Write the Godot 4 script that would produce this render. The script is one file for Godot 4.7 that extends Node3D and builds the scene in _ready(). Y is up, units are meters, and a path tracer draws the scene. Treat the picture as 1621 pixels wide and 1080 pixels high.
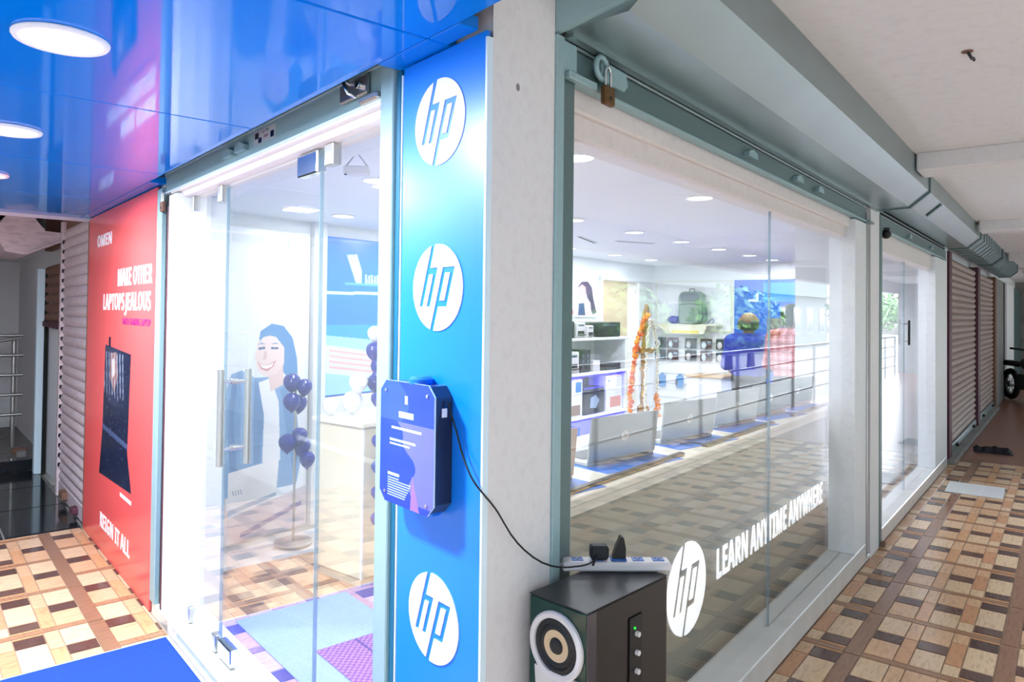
extends Node3D
# Street-corner shop: two glazed fronts meet at a pillar. World x runs along the right front, -z into the shop.
# The left front stands askew: its own axes are DX (into the shop) and DZ (along the front, away from the camera).

const SKEW := 0.206
const ROT_L := -SKEW - PI / 2      # a node turned so faces out of the left front: +x to the right, +z out
const FACE := -0.99                # face of the right front
const PANE := -1.07                # its glass
const LFACE := 0.955               # face of the left front
const LPANE := 1.03                # its glass
var DX := Vector3(cos(SKEW), 0, sin(SKEW))
var DZ := Vector3(sin(SKEW), 0, -cos(SKEW))
var M := {}
var taken := {}
var boxes := {}
var rng := RandomNumberGenerator.new()

func lf(a: float, y: float, b: float) -> Vector3:
	return DX * a + DZ * b + Vector3(0, y, 0)

# ---------------------------------------------------------------- nodes
func numbered(called: String) -> String:
	var n: int = taken.get(called, 0)
	taken[called] = n + 1
	return called if n == 0 else "%s_%03d" % [called, n]

func thing(called: String, label: String, category: String, at := Vector3.ZERO, turn := 0.0, group := "") -> Node3D:
	var o := Node3D.new()
	o.name = numbered(called)
	add_child(o)
	o.position = at
	o.rotation.y = turn
	o.set_meta("label", label)
	o.set_meta("category", category)
	if group:
		o.set_meta("group", group)
	return o

func struct(called: String, label: String, at := Vector3.ZERO, turn := 0.0) -> Node3D:
	var o := Node3D.new()
	o.name = numbered(called)
	add_child(o)
	o.position = at
	o.rotation.y = turn
	o.set_meta("kind", "structure")
	o.set_meta("label", label)
	return o

func part(parent: Node3D, called: String, mesh: Mesh, mat: Material, at := Vector3.ZERO, turn := Vector3.ZERO) -> MeshInstance3D:
	var o := MeshInstance3D.new()
	o.name = called
	o.mesh = mesh
	o.material_override = mat
	o.position = at
	o.rotation = turn
	parent.add_child(o, true)
	return o

func copy(o: Node3D, label := "") -> Node3D:
	var base := String(o.name)
	var c: Node3D = o.duplicate()
	c.name = numbered(base)
	add_child(c)
	if label:
		c.set_meta("label", label)
	return c

# ---------------------------------------------------------------- meshes
func tri(st: SurfaceTool, a: Vector3, b: Vector3, c: Vector3, out: Vector3) -> void:
	var n := (b - a).cross(c - a).normalized()
	if n.dot(out) < 0:
		n = -n
		var t := b
		b = c
		c = t
	for p in [a, c, b]:
		st.set_normal(n)
		st.add_vertex(p)

func quad(st: SurfaceTool, a: Vector3, b: Vector3, c: Vector3, d: Vector3, out: Vector3) -> void:
	tri(st, a, b, c, out)
	tri(st, a, c, d, out)

func begin() -> SurfaceTool:
	var st := SurfaceTool.new()
	st.begin(Mesh.PRIMITIVE_TRIANGLES)
	return st

func add_box(st: SurfaceTool, c: Vector3, s: Vector3, bevel := 0.0) -> void:
	var h := s / 2
	if bevel <= 0.0:
		for k in 3:
			for sg in [-1.0, 1.0]:
				var n := Vector3.ZERO
				n[k] = sg
				var u := Vector3.ZERO
				var v := Vector3.ZERO
				u[(k + 1) % 3] = h[(k + 1) % 3]
				v[(k + 2) % 3] = h[(k + 2) % 3]
				var m := c + n * h[k]
				quad(st, m - u - v, m + u - v, m + u + v, m - u + v, n)
		return
	var e := minf(bevel, minf(h.x, minf(h.y, h.z)) * 0.95)
	var g := h - Vector3.ONE * e
	for k in 3:
		var i := (k + 1) % 3
		var j := (k + 2) % 3
		for sg in [-1.0, 1.0]:
			var n := Vector3.ZERO
			n[k] = sg
			var u := Vector3.ZERO
			var v := Vector3.ZERO
			u[i] = g[i]
			v[j] = g[j]
			var m := c + n * h[k]
			quad(st, m - u - v, m + u - v, m + u + v, m - u + v, n)
		for si in [-1.0, 1.0]:
			for sj in [-1.0, 1.0]:
				var p := Vector3.ZERO
				p[i] = si * h[i]
				p[j] = sj * g[j]
				var q := Vector3.ZERO
				q[i] = si * g[i]
				q[j] = sj * h[j]
				var w := Vector3.ZERO
				w[k] = g[k]
				quad(st, c + p - w, c + p + w, c + q + w, c + q - w, p + q)
	for sx in [-1.0, 1.0]:
		for sy in [-1.0, 1.0]:
			for sz in [-1.0, 1.0]:
				tri(st, c + Vector3(sx * h.x, sy * g.y, sz * g.z), c + Vector3(sx * g.x, sy * h.y, sz * g.z), c + Vector3(sx * g.x, sy * g.y, sz * h.z), Vector3(sx, sy, sz))

func bx(x: float, y: float, z: float, bevel := 0.0) -> ArrayMesh:
	var key := "%.4f %.4f %.4f %.4f" % [x, y, z, bevel]
	if not boxes.has(key):
		var st := begin()
		add_box(st, Vector3.ZERO, Vector3(x, y, z), bevel)
		boxes[key] = st.commit()
	return boxes[key]

# box from its lowest to its highest corner
func slab(parent: Node3D, called: String, lo: Vector3, hi: Vector3, mat: Material, bevel := 0.0) -> MeshInstance3D:
	var s := hi - lo
	return part(parent, called, bx(absf(s.x), absf(s.y), absf(s.z), bevel), mat, (lo + hi) / 2)

func add_prism(st: SurfaceTool, poly: PackedVector2Array, z0: float, z1: float) -> void:
	var t := Geometry2D.triangulate_polygon(poly)
	for k in range(0, t.size(), 3):
		for zz in [z0, z1]:
			tri(st, Vector3(poly[t[k]].x, poly[t[k]].y, zz), Vector3(poly[t[k + 1]].x, poly[t[k + 1]].y, zz), Vector3(poly[t[k + 2]].x, poly[t[k + 2]].y, zz), Vector3(0, 0, -1 if zz == z0 else 1))
	var area := 0.0
	for k in poly.size():
		area += poly[k].cross(poly[(k + 1) % poly.size()])
	for k in poly.size():
		var p := poly[k]
		var q := poly[(k + 1) % poly.size()]
		var n := Vector2(q.y - p.y, p.x - q.x) * signf(area)
		quad(st, Vector3(p.x, p.y, z0), Vector3(q.x, q.y, z0), Vector3(q.x, q.y, z1), Vector3(p.x, p.y, z1), Vector3(n.x, n.y, 0))

func prism(points: Array, z0: float, z1: float) -> ArrayMesh:
	var st := begin()
	add_prism(st, PackedVector2Array(points), z0, z1)
	return st.commit()

# a floor plan of (x, z) points raised from y0 to y1
func plan(points: Array, y0: float, y1: float) -> ArrayMesh:
	var st := begin()
	var poly := PackedVector2Array()
	for p in points:
		poly.append(Vector2(p.x, p.y))
	var t := Geometry2D.triangulate_polygon(poly)
	for k in range(0, t.size(), 3):
		for yy in [y0, y1]:
			tri(st, Vector3(poly[t[k]].x, yy, poly[t[k]].y), Vector3(poly[t[k + 1]].x, yy, poly[t[k + 1]].y), Vector3(poly[t[k + 2]].x, yy, poly[t[k + 2]].y), Vector3(0, -1 if yy == y0 else 1, 0))
	var area := 0.0
	for k in poly.size():
		area += poly[k].cross(poly[(k + 1) % poly.size()])
	for k in poly.size():
		var p := poly[k]
		var q := poly[(k + 1) % poly.size()]
		var n := Vector2(q.y - p.y, p.x - q.x) * signf(area)
		quad(st, Vector3(p.x, y0, p.y), Vector3(q.x, y0, q.y), Vector3(q.x, y1, q.y), Vector3(p.x, y1, p.y), Vector3(n.x, 0, n.y))
	return st.commit()

func xz(v: Vector3) -> Vector2:
	return Vector2(v.x, v.z)

func add_lathe(st: SurfaceTool, c: Vector3, profile: Array, seg := 20) -> void:
	for k in profile.size() - 1:
		var p: Vector2 = profile[k]
		var q: Vector2 = profile[k + 1]
		var nn := Vector2(q.y - p.y, p.x - q.x).normalized()
		if nn.length() < 0.5:
			continue
		for j in seg:
			var a0 := TAU * j / seg
			var a1 := TAU * (j + 1) / seg
			var d0 := Vector3(cos(a0), 0, sin(a0))
			var d1 := Vector3(cos(a1), 0, sin(a1))
			var vs := [c + d0 * p.x + Vector3(0, p.y, 0), c + d1 * p.x + Vector3(0, p.y, 0), c + d1 * q.x + Vector3(0, q.y, 0), c + d0 * q.x + Vector3(0, q.y, 0)]
			var ns := [d0 * nn.x + Vector3(0, nn.y, 0), d1 * nn.x + Vector3(0, nn.y, 0), d1 * nn.x + Vector3(0, nn.y, 0), d0 * nn.x + Vector3(0, nn.y, 0)]
			var face: Vector3 = (vs[1] - vs[0]).cross(vs[2] - vs[0])
			if face.length() < 1e-9:
				face = (vs[2] - vs[0]).cross(vs[3] - vs[0])
			var order := [0, 2, 1, 0, 3, 2] if face.dot(ns[0]) > 0 else [0, 1, 2, 0, 2, 3]
			for i in order:
				st.set_normal(ns[i])
				st.add_vertex(vs[i])

# profile: (radius, height) from bottom to top
func lathe(profile: Array, seg := 20) -> ArrayMesh:
	var st := begin()
	add_lathe(st, Vector3.ZERO, profile, seg)
	return st.commit()

func disc(r: float, h: float, seg := 28) -> ArrayMesh:
	var e := minf(h * 0.3, r * 0.1)
	return lathe([Vector2(0, -h / 2), Vector2(r - e, -h / 2), Vector2(r, -h / 2 + e), Vector2(r, h / 2 - e), Vector2(r - e, h / 2), Vector2(0, h / 2)], seg)

func add_tube(st: SurfaceTool, pts: Array, r: float, seg := 8) -> void:
	var n := pts.size()
	var rings := []
	var u := Vector3.ZERO
	for k in n:
		var a: Vector3 = pts[maxi(k - 1, 0)]
		var b: Vector3 = pts[mini(k + 1, n - 1)]
		var d := (b - a).normalized()
		if k == 0:
			u = d.cross(Vector3.UP if absf(d.y) < 0.9 else Vector3.RIGHT)
		u = (u - d * d.dot(u)).normalized()
		var v := d.cross(u).normalized()
		var ring := []
		for j in seg:
			var t := TAU * j / seg
			ring.append((u * cos(t) + v * sin(t)).normalized())
		rings.append(ring)
	for k in n - 1:
		for j in seg:
			var j2 := (j + 1) % seg
			var c0: Vector3 = pts[k]
			var c1: Vector3 = pts[k + 1]
			var ns := [rings[k][j], rings[k][j2], rings[k + 1][j2], rings[k + 1][j]]
			var vs := [c0 + ns[0] * r, c0 + ns[1] * r, c1 + ns[2] * r, c1 + ns[3] * r]
			var face: Vector3 = (vs[1] - vs[0]).cross(vs[2] - vs[0])
			var order := [0, 2, 1, 0, 3, 2] if face.dot(ns[0]) > 0 else [0, 1, 2, 0, 2, 3]
			for i in order:
				st.set_normal(ns[i])
				st.add_vertex(vs[i])
	for e in 2:
		var k := 0 if e == 0 else n - 1
		var c: Vector3 = pts[k]
		var o: Vector3 = pts[0] - pts[1] if e == 0 else pts[n - 1] - pts[n - 2]
		for j in seg:
			tri(st, c, c + rings[k][j] * r, c + rings[k][(j + 1) % seg] * r, o)

func tube(pts: Array, r: float, seg := 8) -> ArrayMesh:
	var st := begin()
	add_tube(st, pts, r, seg)
	return st.commit()

func add_ball(st: SurfaceTool, c: Vector3, r: Vector3, rows := 8, seg := 12) -> void:
	for i in rows:
		for j in seg:
			var ps := []
			for q in [[i, j], [i, j + 1], [i + 1, j + 1], [i + 1, j]]:
				var t: float = PI * q[0] / rows
				var f: float = TAU * q[1] / seg
				ps.append(Vector3(sin(t) * cos(f), cos(t), sin(t) * sin(f)))
			for k in ([0, 2, 1, 0, 3, 2]):
				st.set_normal((ps[k] / r).normalized())
				st.add_vertex(c + ps[k] * r)

func ball(r: Vector3, rows := 10, seg := 16) -> ArrayMesh:
	var st := begin()
	add_ball(st, Vector3.ZERO, r, rows, seg)
	return st.commit()

func letters(text: String, height: float, depth: float, squeeze := 1.0, serif := false) -> ArrayMesh:
	var f := SystemFont.new()
	f.font_names = PackedStringArray(["Droid Serif" if serif else "Droid Sans"])
	f.font_weight = 700
	var t := TextMesh.new()
	t.text = text
	t.font = f
	t.font_size = 64
	t.pixel_size = height / 46.0
	t.depth = depth
	t.curve_step = 1.5
	t.horizontal_alignment = HORIZONTAL_ALIGNMENT_CENTER
	t.vertical_alignment = VERTICAL_ALIGNMENT_CENTER
	var st := begin()
	st.append_from(t, 0, Transform3D(Basis.from_scale(Vector3(squeeze, 1, 1)), Vector3.ZERO))
	return st.commit()

# each word of a line of lettering is a part of its own; the line is fitted to a width and centred on a point
func words(parent: Node3D, text: String, height: float, width: float, depth: float, m: Material, at: Vector3) -> void:
	var whole := letters(text, height, depth).get_aabb()
	var q := width / whole.size.x
	var done := ""
	for w in text.split(" "):
		var one := letters(w, height, depth, q)
		var upto := letters(done + w, height, depth).get_aabb().size.x * q
		part(parent, "lettering", one, m, at + Vector3(-width / 2 + upto - one.get_aabb().size.x / 2, 0, 0))
		done += w + " "

# the round emblem: a disc with the slanted strokes of the two letters cut out of it; unit radius
func emblem(r: float, depth: float) -> ArrayMesh:
	var strokes := []
	var w := 0.15
	var h := w / 2
	# each stroke overlaps the one before it, so that no cut leaves a hole
	strokes.append([-0.5 - h, -0.5 + h, -0.44, 1.2])
	strokes.append([-0.5, -0.2 + h, 0.31, 0.46])
	strokes.append([-0.2 - h, -0.2 + h, -0.44, 0.40])
	strokes.append([0.14 - h, 0.14 + h, -1.2, 0.46])
	strokes.append([0.14, 0.47 + h, 0.33, 0.46])
	strokes.append([0.47 - h, 0.47 + h, -0.44, 0.40])
	strokes.append([0.14, 0.47, -0.44, -0.30])
	var cut := []
	for s in strokes:
		var p := PackedVector2Array()
		for q in [[s[0], s[2]], [s[1], s[2]], [s[1], s[3]], [s[0], s[3]]]:
			p.append(Vector2(q[0] + 0.34 * q[1], q[1]))
		cut.append(p)
	var round_ := PackedVector2Array()
	for k in 48:
		round_.append(Vector2(cos(TAU * k / 48), sin(TAU * k / 48)))
	var left := [round_]
	for c in cut:
		var next := []
		for p in left:
			for q in Geometry2D.clip_polygons(p, c):
				if not Geometry2D.is_polygon_clockwise(q):
					next.append(q)
		left = next
	var st := begin()
	for p in left:
		var q := PackedVector2Array()
		for v in p:
			q.append(v * r)
		if q.size() > 2 and Geometry2D.triangulate_polygon(q).size() > 0:
			add_prism(st, q, 0.0, depth)
	return st.commit()

# ---------------------------------------------------------------- pictures
func paint(im: Image, pts: Array, c: Color) -> void:
	var w := im.get_width()
	var h := im.get_height()
	var lo := 1e9
	var hi := -1e9
	for p in pts:
		lo = minf(lo, p.y * h)
		hi = maxf(hi, p.y * h)
	for y in range(maxi(0, int(lo)), mini(h - 1, int(hi)) + 1):
		var xs := []
		for k in pts.size():
			var a: Vector2 = pts[k] * Vector2(w, h)
			var b: Vector2 = pts[(k + 1) % pts.size()] * Vector2(w, h)
			if (a.y <= y + 0.5) != (b.y <= y + 0.5):
				xs.append(a.x + (y + 0.5 - a.y) / (b.y - a.y) * (b.x - a.x))
		xs.sort()
		for k in range(0, xs.size() - 1, 2):
			var x0 := maxi(0, int(round(xs[k])))
			var x1 := mini(w, int(round(xs[k + 1])))
			if x1 > x0:
				im.fill_rect(Rect2i(x0, y, x1 - x0, 1), c)

func blob(cx: float, cy: float, rx: float, ry: float, n := 18) -> Array:
	var out := []
	for k in n:
		out.append(Vector2(cx + rx * cos(TAU * k / n), cy + ry * sin(TAU * k / n)))
	return out

func v2(a: Array) -> Array:
	var out := []
	for k in range(0, a.size(), 2):
		out.append(Vector2(a[k], a[k + 1]))
	return out

func picture(im: Image, rough := 0.35) -> StandardMaterial3D:
	var m := StandardMaterial3D.new()
	m.albedo_texture = ImageTexture.create_from_image(im)
	m.roughness = rough
	m.texture_repeat = false
	return m

func new_image(w: int, h: int, c: Color) -> Image:
	var im := Image.create_empty(w, h, false, Image.FORMAT_RGB8)
	im.fill(c)
	return im

func quadmesh(w: float, h: float) -> QuadMesh:
	var q := QuadMesh.new()
	q.size = Vector2(w, h)
	return q

# ---------------------------------------------------------------- materials
func mat(called: String, c: Color, rough := 0.5, metal := 0.0, spec := 0.5) -> StandardMaterial3D:
	var m := StandardMaterial3D.new()
	m.resource_name = called
	m.albedo_color = c
	m.roughness = rough
	m.metallic = metal
	m.metallic_specular = spec
	M[called] = m
	return m

func noise_tex(freq: float, ramp: Array, size := 256, octaves := 4, sd := 1) -> NoiseTexture2D:
	var n := FastNoiseLite.new()
	n.seed = sd
	n.noise_type = FastNoiseLite.TYPE_SIMPLEX_SMOOTH
	n.frequency = freq
	n.fractal_octaves = octaves
	var t := NoiseTexture2D.new()
	t.width = size
	t.height = size
	t.seamless = true
	t.noise = n
	var g := Gradient.new()
	g.offsets = PackedFloat32Array([0.2, 0.5, 0.8])
	g.colors = PackedColorArray(ramp)
	t.color_ramp = g
	return t

func grain(m: StandardMaterial3D, tex: Texture2D, scale: Vector3, world := true) -> void:
	m.albedo_texture = tex
	m.uv1_triplanar = true
	m.uv1_world_triplanar = world
	m.uv1_scale = scale

func grey(v: float) -> Color:
	return Color(v, v, v)

func glow(called: String, c: Color, e: float) -> StandardMaterial3D:
	var m := mat(called, c, 0.5)
	m.emission_enabled = true
	m.emission = c
	m.emission_energy_multiplier = e
	return m

func make_materials() -> void:
	var speck := noise_tex(0.06, [grey(0.975), grey(1.0), grey(0.985)], 256, 5, 3)
	var wood := noise_tex(0.02, [grey(0.90), grey(1.0), grey(0.95)], 256, 4, 5)
	var blotch := noise_tex(0.02, [grey(0.88), grey(1.0), grey(0.94)], 256, 6, 8)
	var smear := noise_tex(0.008, [grey(0.96), grey(1.0), grey(0.98)], 256, 3, 12)
	var fibre := noise_tex(0.2, [grey(0.7), grey(1.0), grey(0.85)], 256, 2, 9)
	# paint and plaster
	grain(mat("plaster", Color(0.90, 0.895, 0.90), 0.75), speck, Vector3.ONE * 1.3)
	grain(mat("white_paint", Color(0.90, 0.91, 0.92), 0.55), speck, Vector3.ONE * 0.9)
	grain(mat("corridor_ceiling", Color(0.87, 0.86, 0.86), 0.85), speck, Vector3.ONE * 0.7)
	mat("shop_white", Color(0.93, 0.94, 0.95), 0.5)
	grain(mat("shop_floor", Color(0.84, 0.85, 0.86), 0.2), smear, Vector3.ONE)
	mat("shop_ceiling", Color(0.92, 0.93, 0.95), 0.6)
	grain(mat("lintel", Color(0.90, 0.87, 0.86), 0.6), speck, Vector3.ONE * 1.1)
	grain(mat("marble", Color(0.88, 0.88, 0.87), 0.12), smear, Vector3(0.9, 0.9, 0.9))
	# steel
	grain(mat("teal_steel", Color(0.60, 0.72, 0.74), 0.42, 0.15), speck, Vector3.ONE * 2.0)
	grain(mat("teal_dark", Color(0.38, 0.47, 0.48), 0.4, 0.2), speck, Vector3.ONE * 2.0)
	grain(mat("galvanised", Color(0.57, 0.64, 0.65), 0.3, 0.7), smear, Vector3(0.5, 1.0, 1.0))
	mat("chrome", Color(0.85, 0.87, 0.88), 0.15, 1.0)
	mat("brushed", Color(0.74, 0.74, 0.73), 0.3, 0.9)
	mat("black", Color(0.02, 0.02, 0.025), 0.5)
	mat("slot", Color(0.015, 0.015, 0.02), 0.8)
	mat("brass", Color(0.72, 0.55, 0.26), 0.25, 1.0)
	grain(mat("old_brass", Color(0.45, 0.33, 0.2), 0.5, 0.6), blotch, Vector3.ONE * 6)
	grain(mat("brown_shutter", Color(0.63, 0.53, 0.49), 0.55, 0.1), blotch, Vector3(1.0, 3.0, 3.0))
	grain(mat("pink_shutter", Color(0.86, 0.78, 0.80), 0.55, 0.1), blotch, Vector3(1.0, 3.0, 3.0))
	grain(mat("rust", Color(0.50, 0.36, 0.30), 0.8), blotch, Vector3.ONE * 5)
	mat("maroon", Color(0.33, 0.16, 0.22), 0.6)
	# blues and reds
	mat("blue_panel", Color(0.0, 0.48, 0.88), 0.06, 0.0, 0.30)
	mat("blue_sheet", Color(0.0, 0.50, 0.95), 0.35)
	mat("blue_wall", Color(0.02, 0.45, 0.90), 0.45)
	mat("blue_edge", Color(0.01, 0.40, 0.55), 0.5)
	mat("edge_white", Color(0.86, 0.94, 0.98), 0.4)
	mat("vinyl_white", Color(0.95, 0.95, 0.96), 0.5)
	mat("red_sheet", Color(0.97, 0.38, 0.38), 0.22)
	mat("purple_ink", Color(0.55, 0.12, 0.42), 0.4)
	var navy := mat("navy_gloss", Color(0.01, 0.02, 0.16), 0.12)
	navy.clearcoat_enabled = true
	navy.clearcoat = 1.0
	mat("speaker_green", Color(0.02, 0.22, 0.20), 0.08)
	mat("speaker_black", Color(0.02, 0.017, 0.018), 0.35)
	grain(mat("speaker_top", Color(0.10, 0.105, 0.13), 0.4), fibre, Vector3.ONE * 6)
	mat("rubber", Color(0.12, 0.13, 0.15), 0.6)
	mat("cone", Color(0.86, 0.76, 0.62), 0.6)
	mat("plastic_white", Color(0.86, 0.85, 0.86), 0.4)
	mat("plastic_blue", Color(0.10, 0.38, 0.72), 0.4)
	# floors
	grain(mat("tile_cream", Color(0.85, 0.68, 0.53), 0.15), wood, Vector3(1.2, 6, 6))
	grain(mat("tile_pale", Color(0.87, 0.74, 0.60), 0.15), wood, Vector3(1.4, 7, 7))
	grain(mat("tile_tan", Color(0.83, 0.63, 0.46), 0.15), wood, Vector3(6, 6, 1.3))
	grain(mat("tile_orange", Color(0.80, 0.59, 0.44), 0.15), wood, Vector3(1.2, 6, 6))
	grain(mat("tile_dark", Color(0.36, 0.255, 0.23), 0.15), wood, Vector3(1.5, 8, 8))
	grain(mat("tile_dark_b", Color(0.41, 0.30, 0.265), 0.15), wood, Vector3(1.5, 9, 9))
	grain(mat("tile_band", Color(0.58, 0.43, 0.34), 0.15), wood, Vector3(1.0, 9, 9))
	grain(mat("tile_cross", Color(0.64, 0.48, 0.37), 0.15), wood, Vector3(9, 9, 1.0))
	mat("grout", Color(0.62, 0.50, 0.41), 0.7)
	grain(mat("red_floor", Color(0.55, 0.35, 0.27), 0.28), blotch, Vector3.ONE * 1.4)
	grain(mat("granite", Color(0.12, 0.14, 0.16), 0.1), blotch, Vector3.ONE * 3)
	grain(mat("concrete", Color(0.55, 0.54, 0.53), 0.9), blotch, Vector3.ONE * 0.8)
	grain(mat("ground", Color(0.52, 0.50, 0.47), 0.95), blotch, Vector3.ONE * 0.3)
	grain(mat("mat_blue", Color(0.0, 0.24, 0.86), 0.95), fibre, Vector3.ONE * 3)
	grain(mat("mat_pale", Color(0.68, 0.77, 0.86), 0.9), fibre, Vector3.ONE * 4)
	grain(mat("mat_white", Color(0.86, 0.87, 0.87), 0.9), fibre, Vector3.ONE * 4)
	grain(mat("mat_dark", Color(0.14, 0.14, 0.19), 0.95), fibre, Vector3.ONE * 4)
	# shop fittings
	mat("cream_desk", Color(0.90, 0.86, 0.76), 0.4)
	mat("counter_top", Color(0.88, 0.86, 0.80), 0.3)
	mat("counter_front", Color(0.52, 0.53, 0.47), 0.3)
	mat("silver", Color(0.62, 0.64, 0.64), 0.3, 0.7)
	mat("silver_warm", Color(0.72, 0.60, 0.50), 0.32, 0.6)
	mat("silver_dark", Color(0.36, 0.39, 0.40), 0.3, 0.7)
	mat("key_black", Color(0.03, 0.03, 0.035), 0.5)
	mat("screen", Color(0.01, 0.012, 0.02), 0.1)
	mat("mat_sheet", Color(0.0, 0.42, 0.80), 0.5)
	mat("box_navy", Color(0.06, 0.11, 0.20), 0.4)
	mat("box_black", Color(0.07, 0.08, 0.10), 0.4)
	mat("pack_dark", Color(0.10, 0.11, 0.17), 0.45)
	mat("pack_maroon", Color(0.30, 0.12, 0.17), 0.45)
	mat("pack_teal", Color(0.08, 0.22, 0.28), 0.45)
	mat("bag_green", Color(0.47, 0.55, 0.50), 0.8)
	mat("bag_grey", Color(0.33, 0.38, 0.42), 0.8)
	mat("violet", Color(0.25, 0.16, 0.62), 0.5)
	mat("pale_shelf", Color(0.90, 0.89, 0.80), 0.45)
	mat("yellow_print", Color(0.92, 0.85, 0.45), 0.5)
	mat("beige", Color(0.82, 0.77, 0.68), 0.7)
	mat("bottle_blue", Color(0.02, 0.50, 0.78), 0.3)
	mat("marigold", Color(0.96, 0.55, 0.08), 0.8)
	mat("marigold_red", Color(0.92, 0.36, 0.10), 0.8)
	mat("jasmine", Color(0.93, 0.92, 0.85), 0.8)
	mat("balloon_white", Color(0.92, 0.93, 0.95), 0.25)
	mat("balloon_blue", Color(0.02, 0.12, 0.55), 0.2)
	mat("cable", Color(0.03, 0.035, 0.05), 0.5)
	mat("skin", Color(0.52, 0.36, 0.28), 0.55)
	mat("hair", Color(0.06, 0.05, 0.05), 0.6)
	mat("shirt_blue", Color(0.02, 0.14, 0.62), 0.8)
	mat("trousers", Color(0.10, 0.10, 0.13), 0.85)
	mat("leaf", Color(0.22, 0.40, 0.13), 0.6)
	mat("leaf_b", Color(0.33, 0.50, 0.18), 0.6)
	mat("bark", Color(0.27, 0.22, 0.17), 0.9)
	mat("house", Color(0.33, 0.36, 0.34), 0.85)  # darkened to dim its reflection in the shop glass
	mat("house_glass", Color(0.30, 0.36, 0.40), 0.1)
	# lamps
	glow("lamp_white", Color(1, 1, 1), 3.0)
	glow("lamp_soft", Color(1, 0.985, 0.96), 0.45)
	glow("sign_white", Color(0.97, 0.98, 1.0), 0.75)
	glow("led_blue", Color(0.16, 0.10, 1.0), 2.5)
	glow("lightbox", Color(0.93, 0.96, 1.0), 0.35)
	# glass
	for g in [["glass", Color(0.90, 0.96, 0.96, 0.03)], ["glass_edge", Color(0.55, 0.66, 0.72, 0.6)]]:
		var m := mat(g[0], g[1], 0.0)
		m.transparency = BaseMaterial3D.TRANSPARENCY_ALPHA
	var plaid := new_image(64, 64, Color(0.80, 0.42, 0.45))
	plaid.fill_rect(Rect2i(0, 0, 18, 64), Color(0.62, 0.16, 0.22))
	plaid.fill_rect(Rect2i(40, 0, 6, 64), Color(0.93, 0.75, 0.76))
	for y in 64:
		for x in 64:
			var c := plaid.get_pixel(x, y)
			if y < 18:
				plaid.set_pixel(x, y, c.lerp(Color(0.50, 0.10, 0.18), 0.55))
			elif y >= 40 and y < 46:
				plaid.set_pixel(x, y, c.lerp(Color(0.95, 0.86, 0.86), 0.6))
	var pm := mat("plaid", Color.WHITE, 0.85)
	grain(pm, ImageTexture.create_from_image(plaid), Vector3.ONE * 12.0, false)
	var weave := new_image(32, 32, Color(0.72, 0.50, 0.58))
	for y in 32:
		for x in 32:
			if (x / 4 + y / 4) % 2 == 0 or (x + y * 3) % 7 == 0:
				weave.set_pixel(x, y, Color(0.50, 0.28, 0.38))
	grain(mat("mat_pink", Color(1, 1, 1), 0.95), ImageTexture.create_from_image(weave), Vector3.ONE * 8, false)

# ---------------------------------------------------------------- tiled floors
# One printed tile is 0.55 m square: three strips of blocks between two strips of planks, a brown band along two edges.
const STRIPS := {
	"A": [[0.03, 0.215, "tile_cream"], [0.22, 0.32, "tile_dark"], [0.325, 0.525, "tile_pale"]],
	"B": [[0.03, 0.225, "tile_pale"], [0.23, 0.33, "tile_dark_b"], [0.335, 0.525, "tile_cream"]],
	"C": [[0.03, 0.045, "tile_tan"], [0.05, 0.14, "tile_dark_b"], [0.145, 0.395, "tile_pale"], [0.40, 0.505, "tile_dark"], [0.51, 0.525, "tile_tan"]],
	"p": [[0.03, 0.31, "tile_tan"], [0.315, 0.525, "tile_cream"]],
	"q": [[0.03, 0.14, "tile_pale"], [0.145, 0.40, "tile_orange"], [0.405, 0.525, "tile_cream"]],
	"band": [[-0.018, 0.525, "tile_band"]],
}
const LANES := [[-0.035, 0.03, 0], [0.035, 0.15, 1], [0.155, 0.21, 2], [0.215, 0.33, 3], [0.335, 0.395, 4], [0.40, 0.51, 5]]

# blocks of one tile as [u0, u1, v0, v1, material]
func tile_blocks(order: String) -> Array:
	var out := []
	for lane in LANES:
		var key: String = "band" if lane[2] == 0 else order[lane[2] - 1]
		for s in STRIPS[key]:
			out.append([s[0] + 0.002, s[1] - 0.002, lane[0], lane[1], s[2]])
	out.append([-0.018, 0.022, 0.035, 0.51, "tile_cross"])
	return out

# clip to [x0, x1] x [z0, z1] and lay the block in the floor's own axes
func lay(parent: Node3D, far: SurfaceTool, x0: float, x1: float, z0: float, z1: float, m: String, lim: Rect2, single: bool) -> void:
	x0 = maxf(x0, lim.position.x)
	z0 = maxf(z0, lim.position.y)
	x1 = minf(x1, lim.end.x)
	z1 = minf(z1, lim.end.y)
	if x1 - x0 < 0.008 or z1 - z0 < 0.008:
		return
	var c := Vector3((x0 + x1) / 2, -0.002, (z0 + z1) / 2)
	var s := Vector3(x1 - x0, 0.004, z1 - z0)
	if single:
		part(parent, "tile", bx(snappedf(s.x, 0.001), s.y, snappedf(s.z, 0.001), 0.0005), M[m], c)
	else:
		far.set_color((M[m] as StandardMaterial3D).albedo_color.srgb_to_linear())
		add_box(far, c, s)

func far_tiles(parent: Node3D, st: SurfaceTool) -> void:
	var m := mat("tile_far", Color(0.95, 0.95, 0.95), 0.22)
	m.vertex_color_use_as_albedo = true
	var o := part(parent, "far_tiles", st.commit(), m)
	o.set_meta("kind", "stuff")

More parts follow.
